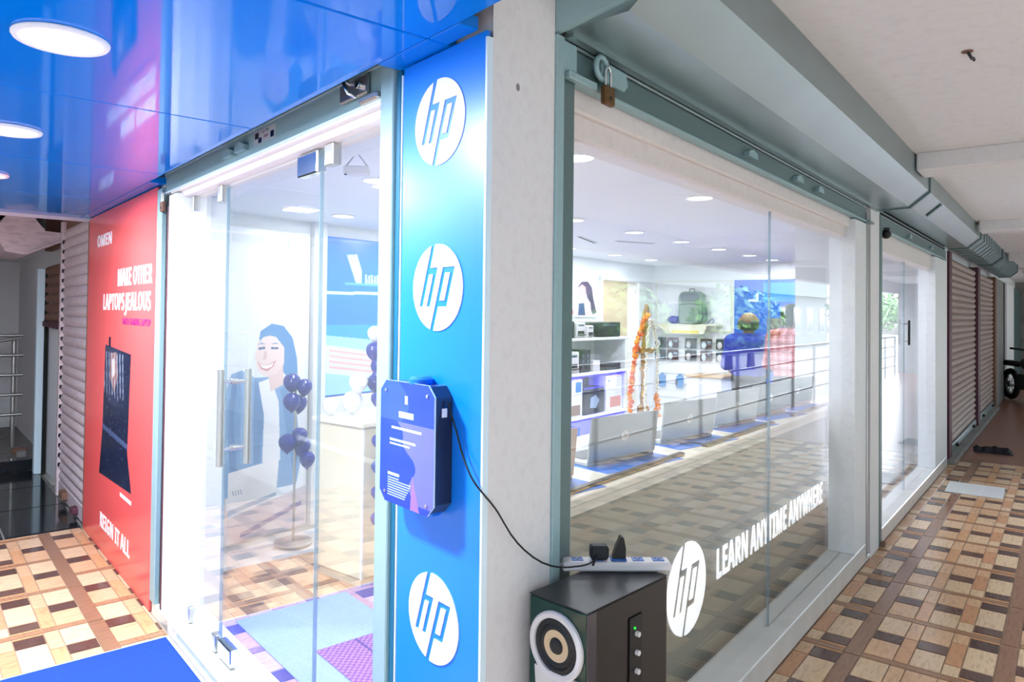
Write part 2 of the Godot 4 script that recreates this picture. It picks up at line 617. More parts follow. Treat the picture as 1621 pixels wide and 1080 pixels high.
func build_floors() -> void:
	# corridor along the right front
	var f := struct("floor", "glossy wood-patterned tile floor of the corridor along the shutters")
	var lo := lf(-1.5, 0, 1.2)
	var hi := lf(0.955, 0, 1.2)
	part(f, "base", plan([Vector2(-1.5, 1.6), Vector2(9.0, 1.6), Vector2(9.0, -1.3), Vector2(1.3, -1.3), Vector2(hi.x, hi.z), Vector2(lo.x, lo.z), Vector2(-1.5, -1.5)], -0.2, -0.004), M.grout)
	var st := begin()
	for row in 6:
		var z0 := -1.32 + 0.55 * row
		for col in 20:
			var x0 := 3.5 - 0.55 * 9 + 0.55 * col
			for b in tile_blocks("ApBqC" if (row + col) % 3 else "ApBqC"):
				var lim := Rect2(-1.4, -0.988, 10.38, 2.58) if x0 > 1.1 else Rect2(-1.4, -0.9, 10.38, 2.5)
				lay(f, st, x0 + b[0], x0 + b[1], z0 + b[2], z0 + b[3], b[4], lim, row < 3 and x0 > 2.9 and x0 < 7.6 and z0 + b[2] < -0.05)
	far_tiles(f, st)
	# the plain red floor further on
	var g := struct("floor", "plain reddish brown floor at the far end of the corridor")
	slab(g, "base", Vector3(9.0, -0.2, -1.3), Vector3(22, -0.001, 1.6), M.red_floor)
	# terrace before the left front, laid square to it
	var t := struct("floor", "pale wood-patterned tile floor before the glass door", Vector3.ZERO, -SKEW)
	slab(t, "base", Vector3(-1.5, -0.2, -5.68), Vector3(0.99, -0.004, -1.2), M.grout)
	st = begin()
	for row in 4:
		for col in 9:
			var b0 := 3.955 + 0.55 * (col - 5) if row > 0 else 4.14 + 0.55 * (col - 5)
			for b in tile_blocks("ApCqB"):
				var a0: float = (0.725 - 0.55 * (row - 1)) - b[3] if row > 0 else 1.275 - b[3]
				var a1: float = (0.725 - 0.55 * (row - 1)) - b[2] if row > 0 else 1.275 - b[2]
				if row == 0 and b[2] < 0:
					continue
				if row == 0:
					a0 = 0.725 + b[2]
					a1 = 0.725 + b[3]
				lay(t, st, a0, a1, -(b0 + b[1]), -(b0 + b[0]), b[4], Rect2(-1.45, -5.66, 2.4, 4.45), row < 2 and b0 > 2.9)
	far_tiles(t, st)
	# inside the shop
	var s := struct("floor", "wood-patterned tile floor inside the shop")
	part(s, "base", plan([xz(lf(0.99, 0, 1.3)), Vector2(8.4, -1.2), Vector2(8.4, -4.3), xz(lf(0.99, 0, 4.4))], -0.2, -0.004), M.shop_floor)  # out-of-view base made pale grey to bounce cooler light onto the ceiling
	var w := Node3D.new()
	for row in 4:
		for col in 4:
			var a0 := 1.10 + 0.55 * row
			var b0 := 2.05 + 0.55 * col
			for b in tile_blocks("ApBqC" if row % 2 else "ApCqB"):
				var c: Vector3 = lf(a0 + (b[2] + b[3]) / 2, -0.002, b0 + (b[0] + b[1]) / 2)
				if c.z < -4.2:
					continue
				part(s, "tile", bx(snappedf(b[3] - b[2], 0.001), 0.004, snappedf(b[1] - b[0], 0.001)), M[b[4]], c, Vector3(0, -SKEW, 0))
	w.free()
	# dark granite landing beyond the terrace
	var d := struct("floor", "dark polished granite landing beyond the wood-patterned terrace", Vector3.ZERO, -SKEW)
	for k in 3:
		for j in 3:
			slab(d, "slab", Vector3(0.95 - 0.44 * (k + 1) + 0.012, -0.03, -5.70 - 0.75 * (j + 1) + 0.012), Vector3(0.95 - 0.44 * k, 0.0, -5.70 - 0.75 * j), M.granite, 0.003)
	slab(d, "joint", Vector3(-0.5, -0.2, -8.0), Vector3(0.98, -0.012, -5.68), M.concrete)
	slab(d, "riser", Vector3(-0.5, 0.0, -8.1), Vector3(0.95, 0.1, -7.95), M.granite, 0.004)
	slab(d, "upper_landing", Vector3(-1.5, -0.2, -12.0), Vector3(2.0, 0.08, -8.1), M.concrete)
	slab(d, "base", Vector3(-1.5, -0.2, -8.0), Vector3(-0.5, -0.012, -5.68), M.concrete)

# ---------------------------------------------------------------- shell
func build_shell() -> void:
	# corridor ceiling with its two cross beams
	var c := struct("ceiling", "off-white plaster ceiling over the corridor")
	part(c, "slab", plan([Vector2(-1.6, 1.7), Vector2(22, 1.7), Vector2(22, -1.5), Vector2(1.3, -1.5), xz(lf(1.0, 0, 5.7)), xz(lf(-1.6, 0, 5.7)), Vector2(-1.6, -1.4)], 2.43, 2.55), M.corridor_ceiling)  # carried on unseen above the blue canopy to block light
	for x in [4.57, 8.1, 12.2, 16.0]:
		slab(c, "beam", Vector3(x, 2.33, -0.685), Vector3(x + 0.26, 2.435, 1.7), M.corridor_ceiling, 0.008)
	slab(c, "edge_beam", Vector3(-1.6, 2.15, 1.55), Vector3(22, 2.435, 1.75), M.corridor_ceiling, 0.008)
	var ce := struct("wall_corridor_end", "grey wall closing the far end of the corridor")
	slab(ce, "face", Vector3(22, -0.2, -1.4), Vector3(22.2, 2.55, 1.6), M.concrete)
	slab(ce, "doorway", Vector3(21.97, 0, -0.7), Vector3(22.0, 2.0, 0.4), M.slot)
	# chipped ceiling hook
	var h := thing("ceiling_hook", "bent dark iron hook in the corridor ceiling", "hook", Vector3(2.946, 2.43, -0.28))
	part(h, "rod", tube([Vector3(-0.03, 0, 0), Vector3(-0.03, -0.012, 0.005), Vector3(0, -0.02, 0.01), Vector3(0.02, -0.012, 0.012), Vector3(0.035, -0.016, 0.014)], 0.005), M.black)
	part(h, "plate", disc(0.018, 0.004), M.rust, Vector3(-0.03, -0.002, 0))
	# shop ceiling, back and end walls
	var sc := struct("ceiling", "smooth white ceiling inside the shop")
	part(sc, "slab", plan([xz(lf(1.0, 0, 1.25)), Vector2(8.5, -1.12), Vector2(8.5, -4.4), xz(lf(1.0, 0, 4.6))], 2.13, 2.28), M.shop_ceiling)
	for a in [[5.12, -3.2, 0.55, 0.3], [5.5, -2.95, 0.4, -0.5]]:
		var v := thing("ceiling_vent", "thin dark slot vent set in the shop ceiling", "vent", Vector3(a[0], 2.128, a[1]), a[3], "slot vents in the shop ceiling")
		part(v, "frame", bx(a[2], 0.008, 0.05, 0.002), M.shop_white)
		part(v, "slot", bx(a[2] - 0.03, 0.004, 0.022), M.black, Vector3(0, -0.004, 0))
	var wb := struct("wall_back", "white back wall of the shop")
	slab(wb, "face", Vector3(2.06, -0.1, -4.4), Vector3(7.08, 2.3, -4.25), M.shop_white)
	slab(wb, "face", Vector3(8.0, -0.1, -4.4), Vector3(8.55, 2.3, -4.25), M.shop_white)
	slab(wb, "head", Vector3(7.08, 1.91, -4.4), Vector3(8.0, 2.3, -4.25), M.shop_white)
	var dr := struct("door_1", "open beige doorway in the back wall of the shop")
	slab(dr, "room_wall", Vector3(6.9, -0.1, -5.4), Vector3(8.2, 2.3, -5.3), M.beige)
	slab(dr, "room_side", Vector3(8.0, -0.1, -5.3), Vector3(8.1, 2.3, -4.4), M.beige)
	slab(dr, "room_side", Vector3(6.95, -0.1, -5.3), Vector3(7.08, 2.3, -4.4), M.beige)
	slab(dr, "room_floor", Vector3(6.95, -0.2, -5.3), Vector3(8.1, 0.0, -4.25), M.tile_cream)
	slab(dr, "room_ceiling", Vector3(6.95, 2.05, -5.3), Vector3(8.1, 2.2, -4.4), M.shop_white)
	slab(dr, "jamb", Vector3(7.06, 0, -4.26), Vector3(7.11, 1.93, -4.22), M.shop_white, 0.004)
	slab(dr, "jamb", Vector3(7.97, 0, -4.26), Vector3(8.02, 1.93, -4.22), M.shop_white, 0.004)
	slab(dr, "header", Vector3(7.06, 1.90, -4.26), Vector3(8.02, 1.95, -4.22), M.shop_white, 0.004)
	var we := struct("wall_end", "white end wall of the shop")
	slab(we, "face", Vector3(8.4, -0.1, -4.4), Vector3(8.55, 2.3, -1.0), M.shop_white)
	# wall over the right front, and the solid wall behind the shuttered shops
	var wr := struct("wall_right", "white wall above the right-hand shop windows")
	slab(wr, "face", Vector3(1.43, 2.06, -1.3), Vector3(8.6, 2.5, -1.09), M.white_paint)
	slab(wr, "far_face", Vector3(8.5, -0.1, -1.4), Vector3(22, 2.5, -1.1), M.plaster)
	# left front: wall over the door and behind the red poster
	var wl := struct("wall_left", "white wall above and beside the glass door", Vector3.ZERO, -SKEW)
	slab(wl, "face", Vector3(1.06, 2.05, -4.0), Vector3(1.2, 2.5, -1.62), M.white_paint)
	slab(wl, "poster_wall", Vector3(0.975, -0.1, -5.62), Vector3(1.2, 2.5, -3.84), M.plaster)
	slab(wl, "side_wall", Vector3(1.2, -0.1, -5.5), Vector3(1.9, 2.5, -5.3), M.plaster)
	# corner pillar between the two fronts
	var p := struct("wall_pillar", "white plastered corner pillar beside the blue panel")
	part(p, "shaft", plan([Vector2(1.192, FACE), Vector2(1.428, FACE), Vector2(1.43, -1.22), xz(lf(1.12, 0, 1.585)), xz(lf(0.975, 0, 1.585)), xz(lf(0.975, 0, 1.232))], -0.1, 2.45), M.plaster)
	part(p, "paint_chip", ball(Vector3(0.007, 0.009, 0.002), 6, 8), M.concrete, Vector3(1.282, 2.015, FACE))
	# pillar between the first and the second window
	var q := struct("wall_pillar", "white pillar between the lettered window and the plain one")
	slab(q, "shaft", Vector3(4.93, -0.1, -1.42), Vector3(5.2, 2.45, FACE), M.plaster)
	slab(q, "inner_casing", Vector3(4.9, 0, -1.44), Vector3(5.23, 2.13, -1.08), M.shop_white)

# ---------------------------------------------------------------- lamps
func downlight(called: String, label: String, group: String, at: Vector3, r: float, lamp: String, energy: float, turn := 0.0) -> void:
	var t := thing(called, label, "light", at, turn, group)
	part(t, "rim", lathe([Vector2(r, -0.008), Vector2(r * 1.12, -0.008), Vector2(r * 1.16, -0.003), Vector2(r * 1.16, 0.0), Vector2(r, 0.0), Vector2(r, -0.008)], 32), M.shop_white)
	part(t, "lamp_face", disc(r, 0.006, 32), M[lamp], Vector3(0, -0.003, 0))
	var l := AreaLight3D.new()
	l.name = "lamp_light"
	l.area_size = Vector2(r * 1.7, r * 1.7)
	l.light_energy = energy
	l.light_color = Color(0.95, 0.98, 1.0)
	l.area_range = 12.0
	l.shadow_enabled = true
	l.position = Vector3(0, -0.012, 0)
	l.rotation.x = -PI / 2
	t.add_child(l)

func build_lamps() -> void:
	for x in [2.28, 3.15, 3.99, 4.83, 5.66, 6.48, 7.3, 8.0]:
		downlight("ceiling_downlight", "round lit downlight in the front row of the shop ceiling", "front row of shop downlights", Vector3(x, 2.129, -2.6), 0.065, "lamp_white", LAMP_E)
	for x in [3.0, 3.9, 4.8, 5.68, 6.55, 7.36]:
		downlight("ceiling_downlight", "round lit downlight in the back row of the shop ceiling", "back row of shop downlights", Vector3(x, 2.129, -3.75), 0.065, "lamp_white", LAMP_E)
	for x in [2.4, 3.6, 5.9, 7.1]:
		downlight("ceiling_downlight", "round lit downlight over the window counter", "window row of shop downlights", Vector3(x, 2.129, -1.55), 0.065, "lamp_white", LAMP_E)
	downlight("ceiling_downlight", "round lit downlight in the beige back room behind the doorway", "back room lamp", Vector3(7.5, 2.049, -4.85), 0.065, "lamp_white", 0.8)
	for q in [[1.92, "large round white downlight in the canopy, nearest the emblem board"], [3.02, "large round white downlight in the middle of the blue canopy"], [4.1, "large round white downlight in the canopy before the red poster"]]:
		downlight("canopy_downlight", q[1], "white downlights in the blue canopy", lf(0.26, 2.119, q[0]), 0.085, "lamp_soft", CANOPY_E, -SKEW)

# ---------------------------------------------------------------- blue canopy
func build_canopy() -> void:
	var t := struct("ceiling", "glossy blue panelled canopy over the glass door", Vector3.ZERO, -SKEW)
	var cuts := [0.55, 1.36, 2.43, 3.54, 4.6, 5.65]
	for k in 5:
		var b0: float = cuts[k] + 0.003
		var b1: float = cuts[k + 1] - 0.003
		for a in [[-1.5, -0.35], [-0.344, 0.89]]:
			slab(t, "panel", Vector3(a[0], 2.12, -b1), Vector3(a[1], 2.15, -b0), M.blue_panel, 0.003)
	for s in [[1.36, 1.585], [3.80, 5.65]]:
		slab(t, "edge_panel", Vector3(0.892, 2.12, -s[1]), Vector3(0.972, 2.15, -s[0]), M.blue_panel, 0.002)
	slab(t, "edge_panel", Vector3(0.892, 2.12, -1.357), Vector3(0.945, 2.15, -1.24), M.blue_panel, 0.002)
	slab(t, "backing", Vector3(-1.5, 2.16, -5.64), Vector3(0.93, 2.2, -0.6), M.black)
	slab(t, "fascia", Vector3(-1.52, 2.10, -5.68), Vector3(0.97, 2.30, -5.652), M.plaster)

# ---------------------------------------------------------------- left front
func build_left_front() -> void:
	# sill
	var s := struct("trim_1", "white marble sill under the glass door", Vector3.ZERO, -SKEW)
	slab(s, "sill", Vector3(0.955, -0.05, -3.86), Vector3(1.14, 0.06, -1.59), M.marble, 0.004)
	# lintel and jambs
	var l := struct("trim_2", "white lintel and jamb around the glass door", Vector3.ZERO, -SKEW)
	slab(l, "lintel", Vector3(0.985, 2.035, -3.69), Vector3(1.09, 2.16, -1.6), M.lintel, 0.004)
	slab(l, "lintel_lip", Vector3(0.962, 2.058, -3.69), Vector3(0.99, 2.07, -1.6), M.lintel, 0.003)
	slab(l, "jamb", Vector3(0.955, 0.0, -3.69), Vector3(1.02, 2.05, -3.573), M.white_paint, 0.003)
	slab(l, "jamb_return", Vector3(1.02, 0.0, -3.9), Vector3(1.2, 2.05, -3.573), M.white_paint, 0.003)
	slab(l, "jamb", Vector3(1.03, 0.0, -1.80), Vector3(1.12, 2.05, -1.585), M.white_paint, 0.003)
	# shutter guides
	var g := thing("shutter_guide", "teal steel shutter guide beside the red poster", "guide rail", Vector3.ZERO, -SKEW)
	slab(g, "channel", Vector3(0.95, 0.06, -3.885), Vector3(0.975, 2.1, -3.80), M.teal_steel, 0.003)
	slab(g, "slot", Vector3(0.985, 0.06, -3.80), Vector3(1.0, 2.1, -3.69), M.slot)
	slab(g, "flange", Vector3(0.958, 0.06, -3.73), Vector3(0.99, 2.0, -3.705), M.maroon, 0.002)
	var g2 := thing("shutter_guide", "teal steel shutter guide beside the blue panel", "guide rail", Vector3.ZERO, -SKEW)
	slab(g2, "channel", Vector3(0.945, 0.06, -1.665), Vector3(1.03, 2.165, -1.60), M.teal_steel, 0.003)
	slab(g2, "side_flange", Vector3(0.955, 0.06, -1.6), Vector3(0.975, 2.12, -1.578), M.blue_edge, 0.002)
	# rolled-up shutter over the door: bottom bar, lip and slat edges
	var b := thing("roller_shutter", "pale teal rolled-up shutter bar above the glass door", "shutter", Vector3.ZERO, -SKEW)
	slab(b, "bottom_bar", Vector3(0.965, 2.07, -3.79), Vector3(0.98, 2.165, -1.67), M.teal_steel, 0.002)
	slab(b, "bar_lip", Vector3(0.955, 2.066, -3.79), Vector3(0.985, 2.074, -1.67), M.edge_white, 0.002)
	slab(b, "bar_edge", Vector3(0.958, 2.162, -3.79), Vector3(0.982, 2.172, -1.67), M.teal_steel, 0.002)
	slab(b, "slat", Vector3(0.97, 2.178, -3.79), Vector3(0.985, 2.215, -1.67), M.teal_dark, 0.004)
	slab(b, "slat", Vector3(0.962, 2.216, -3.79), Vector3(0.985, 2.225, -1.67), M.teal_steel, 0.002)
	slab(b, "slat", Vector3(0.972, 2.226, -3.79), Vector3(0.985, 2.40, -1.67), M.teal_dark, 0.004)
	for k in [2.724, 2.86]:
		part(b, "pull_lug", prism([Vector2(-0.05, 0), Vector2(0.05, 0), Vector2(0.045, 0.022), Vector2(0.0, 0.034), Vector2(-0.045, 0.022)], 0, 0.02), M.teal_steel, Vector3(0.965, 2.10, -k), Vector3(0, -PI / 2, 0))
	var lockp := part(b, "lock_plate", bx(0.16, 0.055, 0.012, 0.004), M.brushed, Vector3(0.955, 2.128, -1.83), Vector3(0, -PI / 2, 0))
	part(lockp, "hasp", tube([Vector3(-0.02, 0.02, 0.006), Vector3(-0.015, 0.025, 0.03), Vector3(0.01, 0.0, 0.034), Vector3(0.02, -0.02, 0.03), Vector3(0.02, -0.026, 0.006)], 0.006), M.chrome)
	part(lockp, "bolt", disc(0.012, 0.02), M.chrome, Vector3(0.05, 0, 0.01), Vector3(PI / 2, 0, 0))
	part(b, "end_hook", bx(0.1, 0.02, 0.03, 0.005), M.brushed, Vector3(0.955, 2.08, -1.73), Vector3(0, -PI / 2, 0))
	# worn sticker on the bar
	var im := new_image(64, 32, Color(0.72, 0.74, 0.75))
	for q in [[3, 4, 12, 14, Color(0.16, 0.14, 0.22)], [14, 18, 10, 12, Color(0.05, 0.10, 0.28)], [50, 14, 10, 14, Color(0.05, 0.10, 0.26)], [26, 6, 8, 5, Color(0.62, 0.50, 0.56)], [36, 4, 9, 5, Color(0.45, 0.48, 0.50)], [30, 16, 14, 6, Color(0.60, 0.45, 0.55)]]:
		im.fill_rect(Rect2i(q[0], q[1], q[2], q[3]), q[4])
	var stk := thing("worn_sticker", "small worn printed sticker on the shutter bar above the door", "sticker", lf(0.964, 2.128, 2.517), ROT_L)
	part(stk, "print", quadmesh(0.2, 0.05), picture(im), Vector3(0, 0, 0.0012))
	part(stk, "backing", bx(0.2, 0.05, 0.001), M.edge_white, Vector3(0, 0, 0.0004))
	# padlock at the poster end
	var pd := thing("padlock", "steel padlock hanging at the poster end of the door shutter", "padlock", lf(0.945, 2.03, 3.76), ROT_L)
	padlock(pd, M.brushed, M.rust)
	# glazing: fixed light, door leaf, fixed light
	var gp := struct("window_1", "frameless fixed glass pane between door leaf and poster wall", Vector3.ZERO, -SKEW)
	slab(gp, "pane", Vector3(LPANE - 0.005, 0.065, -3.57), Vector3(LPANE + 0.005, 2.032, -3.082), M.glass)
	for e in [[3.529, 2.0, 0.03], [3.15, 2.0, 0.05], [3.476, 0.10, 0.03], [3.125, 0.10, 0.05]]:
		slab(gp, "clamp", Vector3(LPANE - 0.016, e[1] - 0.035, -e[0] - e[2] / 2), Vector3(LPANE + 0.016, e[1] + 0.035, -e[0] + e[2] / 2), M.brushed, 0.003)
	var gp2 := struct("window_2", "frameless fixed glass pane beside the blue panel", Vector3.ZERO, -SKEW)
	slab(gp2, "pane", Vector3(LPANE - 0.005, 0.065, -2.182), Vector3(LPANE + 0.005, 2.032, -1.79), M.glass)
	slab(gp2, "clamp", Vector3(LPANE - 0.016, 1.965, -2.14), Vector3(LPANE + 0.016, 2.035, -2.08), M.brushed, 0.003)
	var d := struct("door_2", "frameless glass door leaf with tall steel pull bars", Vector3.ZERO, -SKEW)
	slab(d, "leaf", Vector3(LPANE - 0.006, 0.075, -3.076), Vector3(LPANE + 0.006, 2.028, -2.188), M.glass)
	slab(d, "leaf_edge", Vector3(LPANE - 0.0065, 0.075, -3.080), Vector3(LPANE + 0.0065, 2.028, -3.0755), M.glass_edge)
	slab(d, "leaf_edge", Vector3(LPANE - 0.0065, 0.075, -2.1885), Vector3(LPANE + 0.0065, 2.028, -2.184), M.glass_edge)
	slab(d, "patch_fitting", Vector3(LPANE - 0.018, 1.955, -2.345), Vector3(LPANE + 0.018, 2.03, -2.19), M.chrome, 0.004)
	slab(d, "patch_fitting", Vector3(LPANE - 0.018, 0.07, -3.06), Vector3(LPANE + 0.018, 0.14, -2.91), M.chrome, 0.004)
	for a in [0.975, 1.085]:
		var bar := part(d, "pull_bar", tube([Vector3(a, 0.87, -2.965), Vector3(a, 1.26, -2.965)], 0.0135, 16), M.brushed)
		bar.set_meta("label", "brushed steel tubular pull bar")
	for y in [0.94, 1.21]:
		part(d, "pull_stem", tube([Vector3(0.975, y, -2.965), Vector3(1.085, y, -2.965)], 0.007, 10), M.chrome)
		part(d, "pull_collar", disc(0.012, 0.03), M.brushed, Vector3(LPANE, y, -2.965), Vector3(0, 0, PI / 2))
	# door mat
	var m := thing("door_mat", "bright blue carpet mat before the glass door", "mat", lf(0.37, 0, 2.9), -SKEW)
	part(m, "pile", bx(1.13, 0.008, 1.24, 0.003), M.mat_blue, Vector3(0, 0.006, 0))
	part(m, "backing", bx(1.16, 0.003, 1.28, 0.001), M.edge_white, Vector3(0, 0.0015, 0))

func padlock(pd: Node3D, body: Material, rust: Material) -> void:
	part(pd, "shackle", tube([Vector3(-0.014, -0.005, 0), Vector3(-0.014, 0.035, 0), Vector3(-0.009, 0.045, 0), Vector3(0, 0.05, 0), Vector3(0.009, 0.045, 0), Vector3(0.014, 0.035, 0), Vector3(0.014, -0.005, 0)], 0.004), body)
	part(pd, "body", bx(0.05, 0.05, 0.018, 0.004), rust, Vector3(0, -0.028, 0))
	part(pd, "keyhole", disc(0.006, 0.002), M.black, Vector3(0, -0.035, 0.0095), Vector3(PI / 2, 0, 0))

# ---------------------------------------------------------------- red poster, blue panel and what hangs on it
func build_left_panels() -> void:
	var p := thing("red_poster", "tall red advertising poster with white capitals and a laptop", "poster", lf(0.955, 0, 4.755), ROT_L)
	part(p, "board", bx(1.73, 2.115, 0.012, 0.002), M.red_sheet, Vector3(0, 1.0585, 0))
	# lettering; u runs from the poster's middle, b = 4.755 - u
	for t in [["OMEN", 5.33, 4.91, 1.936, 0.075, "vinyl_white"], ["MAKE OTHER", 4.72, 3.95, 1.682, 0.10, "vinyl_white"], ["LAPTOPS JEALOUS", 5.11, 3.955, 1.541, 0.098, "vinyl_white"], ["REIGN IT ALL", 5.07, 4.30, 0.192, 0.09, "vinyl_white"], ["OMEN GAMING LAPTOP", 4.58, 3.96, 1.43, 0.036, "purple_ink"]]:
		words(p, t[0], t[4], t[1] - t[2], 0.002, M[t[5]], Vector3(4.755 - (t[1] + t[2]) / 2, t[3], 0.0065))
	part(p, "small_print", bx(0.26, 0.02, 0.002), M.vinyl_white, Vector3(4.755 - 4.42, 0.448, 0.0065))
	# the printed laptop, standing open
	var im := new_image(96, 160, Color(0.10, 0.13, 0.24))
	rng.seed = 11
	for k in 900:
		var x := rng.randi_range(0, 95)
		var y := rng.randi_range(0, 159)
		im.set_pixel(x, y, Color(0.18, 0.24, 0.40) if rng.randf() < 0.8 else Color(0.55, 0.62, 0.75))
	paint(im, v2([0.1, 0.0, 0.62, 0.0, 0.72, 0.3, 0.55, 0.44, 0.25, 0.42, 0.08, 0.25]), Color(0.20, 0.22, 0.34))
	paint(im, v2([0.3, 0.06, 0.5, 0.04, 0.56, 0.2, 0.45, 0.34, 0.3, 0.24]), Color(0.62, 0.47, 0.46))
	paint(im, v2([0.36, 0.10, 0.45, 0.09, 0.47, 0.2, 0.38, 0.24]), Color(0.90, 0.82, 0.78))
	for k in 8:
		var x: float = 0.08 + 0.085 * k
		paint(im, v2([x, 0.05, x + 0.02, 0.05, x + 0.06, 0.36 + 0.03 * (k % 3), x + 0.045, 0.36]), Color(0.70, 0.75, 0.85))
	paint(im, v2([0.0, 0.60, 1.0, 0.66, 1.0, 0.70, 0.0, 0.64]), Color(0.30, 0.36, 0.52))
	var poly := [Vector2(4.755 - 5.02, 1.28), Vector2(4.755 - 4.36, 1.25), Vector2(4.755 - 4.40, 0.70), Vector2(4.755 - 4.29, 0.50), Vector2(4.755 - 5.13, 0.47), Vector2(4.755 - 5.06, 0.75)]
	var st := begin()
	var tris := Geometry2D.triangulate_polygon(PackedVector2Array(poly))
	for k in range(0, tris.size(), 3):
		var order := [tris[k], tris[k + 1], tris[k + 2]]
		var a: Vector2 = poly[order[0]]
		if (poly[order[1]] - a).cross(poly[order[2]] - a) > 0:
			order = [tris[k], tris[k + 2], tris[k + 1]]
		for i in order:
			var v: Vector2 = poly[i]
			st.set_normal(Vector3.BACK)
			st.set_uv(Vector2((v.x + 0.375) / 0.84, (1.28 - v.y) / 0.81))
			st.add_vertex(Vector3(v.x, v.y, 0.0068))
	var lp := part(p, "printed_laptop", st.commit(), picture(im, 0.25))
	lp.set_meta("label", "dark open laptop printed on the poster")
	part(p, "printed_figure", bx(0.05, 0.06, 0.001), M.box_navy, Vector3(4.755 - 4.90, 1.30, 0.0065))

	# blue panel with the three emblems
	var b := thing("emblem_board", "narrow blue wall board with three round white emblems", "sign", lf(0.955, 0, 1.4), ROT_L)
	part(b, "sheet", bx(0.338, 2.115, 0.012, 0.002), M.blue_sheet, Vector3(0.014, 1.0585, 0))
	part(b, "edge_strip", bx(0.008, 2.10, 0.016, 0.001), M.edge_white, Vector3(0.186, 1.05, 0))
	part(b, "edge_strip", bx(0.006, 2.10, 0.016, 0.001), M.edge_white, Vector3(-0.159, 1.05, 0))
	for y in [1.949, 1.559, 0.791]:
		part(b, "emblem", emblem(0.102, 0.003), M.vinyl_white, Vector3(0.008, y, 0.0055))

	# wall-mounted dispenser
	var dv := thing("sanitizer_dispenser", "glossy navy wall dispenser with printed front on the blue panel", "dispenser", lf(0.948, 1.19, 1.437), ROT_L)
	var prof := []
	for c in [[0.088, 0.119, 0], [-0.088, 0.119, 1], [-0.088, -0.119, 2], [0.088, -0.119, 3]]:
		for k in 2:
			var t: float = PI / 2 * (c[2] + k)
			prof.append(Vector2(c[0] + 0.024 * cos(t), c[1] + 0.024 * sin(t)))
	part(dv, "case", prism(prof, 0.0, 0.044), M.navy_gloss)
	var fr := new_image(160, 200, Color(0.06, 0.38, 0.86))
	for y in 200:
		for x in 160:
			var u := x / 160.0
			var v := y / 200.0
			var c := Color(0.04, 0.24, 0.70)
			if v < 0.32 and u < 0.35 + 0.2 * sin(v * 9):
				c = Color(0.16, 0.32, 0.74)
			if v > 0.32 and v < 0.95 and u > 0.62 - 0.35 * clampf(0.6 - v, 0, 0.3) / 0.3 + 0.06 * sin(v * 21):
				c = Color(0.40, 0.42, 0.78)
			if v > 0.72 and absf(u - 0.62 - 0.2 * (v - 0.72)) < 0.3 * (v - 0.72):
				c = Color(0.58, 0.42, 0.76)  # pinkish diagonal reflection painted in with the print
			fr.set_pixel(x, y, c)
	fr.fill_rect(Rect2i(76, 22, 8, 13), Color.WHITE)
	for q in [[58, 48, 44, 10], [36, 74, 90, 4], [30, 94, 78, 4], [30, 101, 62, 3], [26, 150, 36, 5]]:
		for x in range(q[0], q[0] + q[2]):
			if x % 5 != 0:
				fr.fill_rect(Rect2i(x, q[1], 1, q[3]), Color(0.92, 0.95, 1.0))
	for k in 8:
		for x in range(26, 60 + (k * 37) % 40):
			if x % 4 != 0:
				fr.fill_rect(Rect2i(x, 158 + k * 4, 1, 2), Color(0.85, 0.90, 1.0))
	var st2 := begin()
	var ring := []
	for v in prof:
		ring.append(v * Vector2(1.04, 1.02))
	var t2 := Geometry2D.triangulate_polygon(PackedVector2Array(ring))
	for k in range(0, t2.size(), 3):
		var order := [t2[k], t2[k + 1], t2[k + 2]]
		if (ring[order[1]] - ring[order[0]]).cross(ring[order[2]] - ring[order[0]]) > 0:
			order = [t2[k], t2[k + 2], t2[k + 1]]
		for i in order:
			st2.set_normal(Vector3.BACK)
			st2.set_uv(Vector2(ring[i].x / 0.234 + 0.5, 0.5 - ring[i].y / 0.292))
			st2.add_vertex(Vector3(ring[i].x, ring[i].y, 0.0522))
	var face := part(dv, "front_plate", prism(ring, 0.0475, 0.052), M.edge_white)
	part(face, "print_and_reflection", st2.commit(), picture(fr, 0.12))
	for c in [Vector2(0.09, 0.122), Vector2(-0.09, 0.122), Vector2(0.09, -0.122), Vector2(-0.09, -0.122)]:
		part(dv, "standoff", tube([Vector3(c.x, c.y, 0.04), Vector3(c.x, c.y, 0.055)], 0.004), M.chrome)
	part(dv, "pump_cap", lathe([Vector2(0, 0), Vector2(0.028, 0), Vector2(0.028, 0.012), Vector2(0.02, 0.018), Vector2(0, 0.018)]), M.blue_wall, Vector3(0.02, 0.143, 0.025))
	part(dv, "side_sticker", bx(0.001, 0.02, 0.014), M.vinyl_white, Vector3(0.1125, 0.085, 0.022))
	part(dv, "bottom_tray", bx(0.17, 0.012, 0.03, 0.004), M.blue_wall, Vector3(0, -0.146, 0.02))

	# its cable, down across the pillar to the power strip
	var cab := thing("power_cable", "thin black cable drooping from the dispenser across the white pillar", "cable")
	var pts := [lf(0.93, 1.30, 1.318), lf(0.934, 1.24, 1.290), lf(0.936, 1.19, 1.268), lf(0.934, 1.14, 1.224), Vector3(1.20, 1.08, -0.975), Vector3(1.25, 1.015, -0.972), Vector3(1.30, 0.967, -0.970), Vector3(1.36, 0.925, -0.965), Vector3(1.42, 0.90, -0.955), Vector3(1.47, 0.895, -0.93), Vector3(1.50, 0.90, -0.915), Vector3(1.52, 0.917, -0.91)]
	var cv := Curve3D.new()
	for k in pts.size():
		var tan_: Vector3 = (pts[mini(k + 1, pts.size() - 1)] - pts[maxi(k - 1, 0)]) / 6.0
		cv.add_point(pts[k], -tan_, tan_)
	part(cab, "cord", tube(Array(cv.tessellate(3)), 0.0022, 6), M.cable)

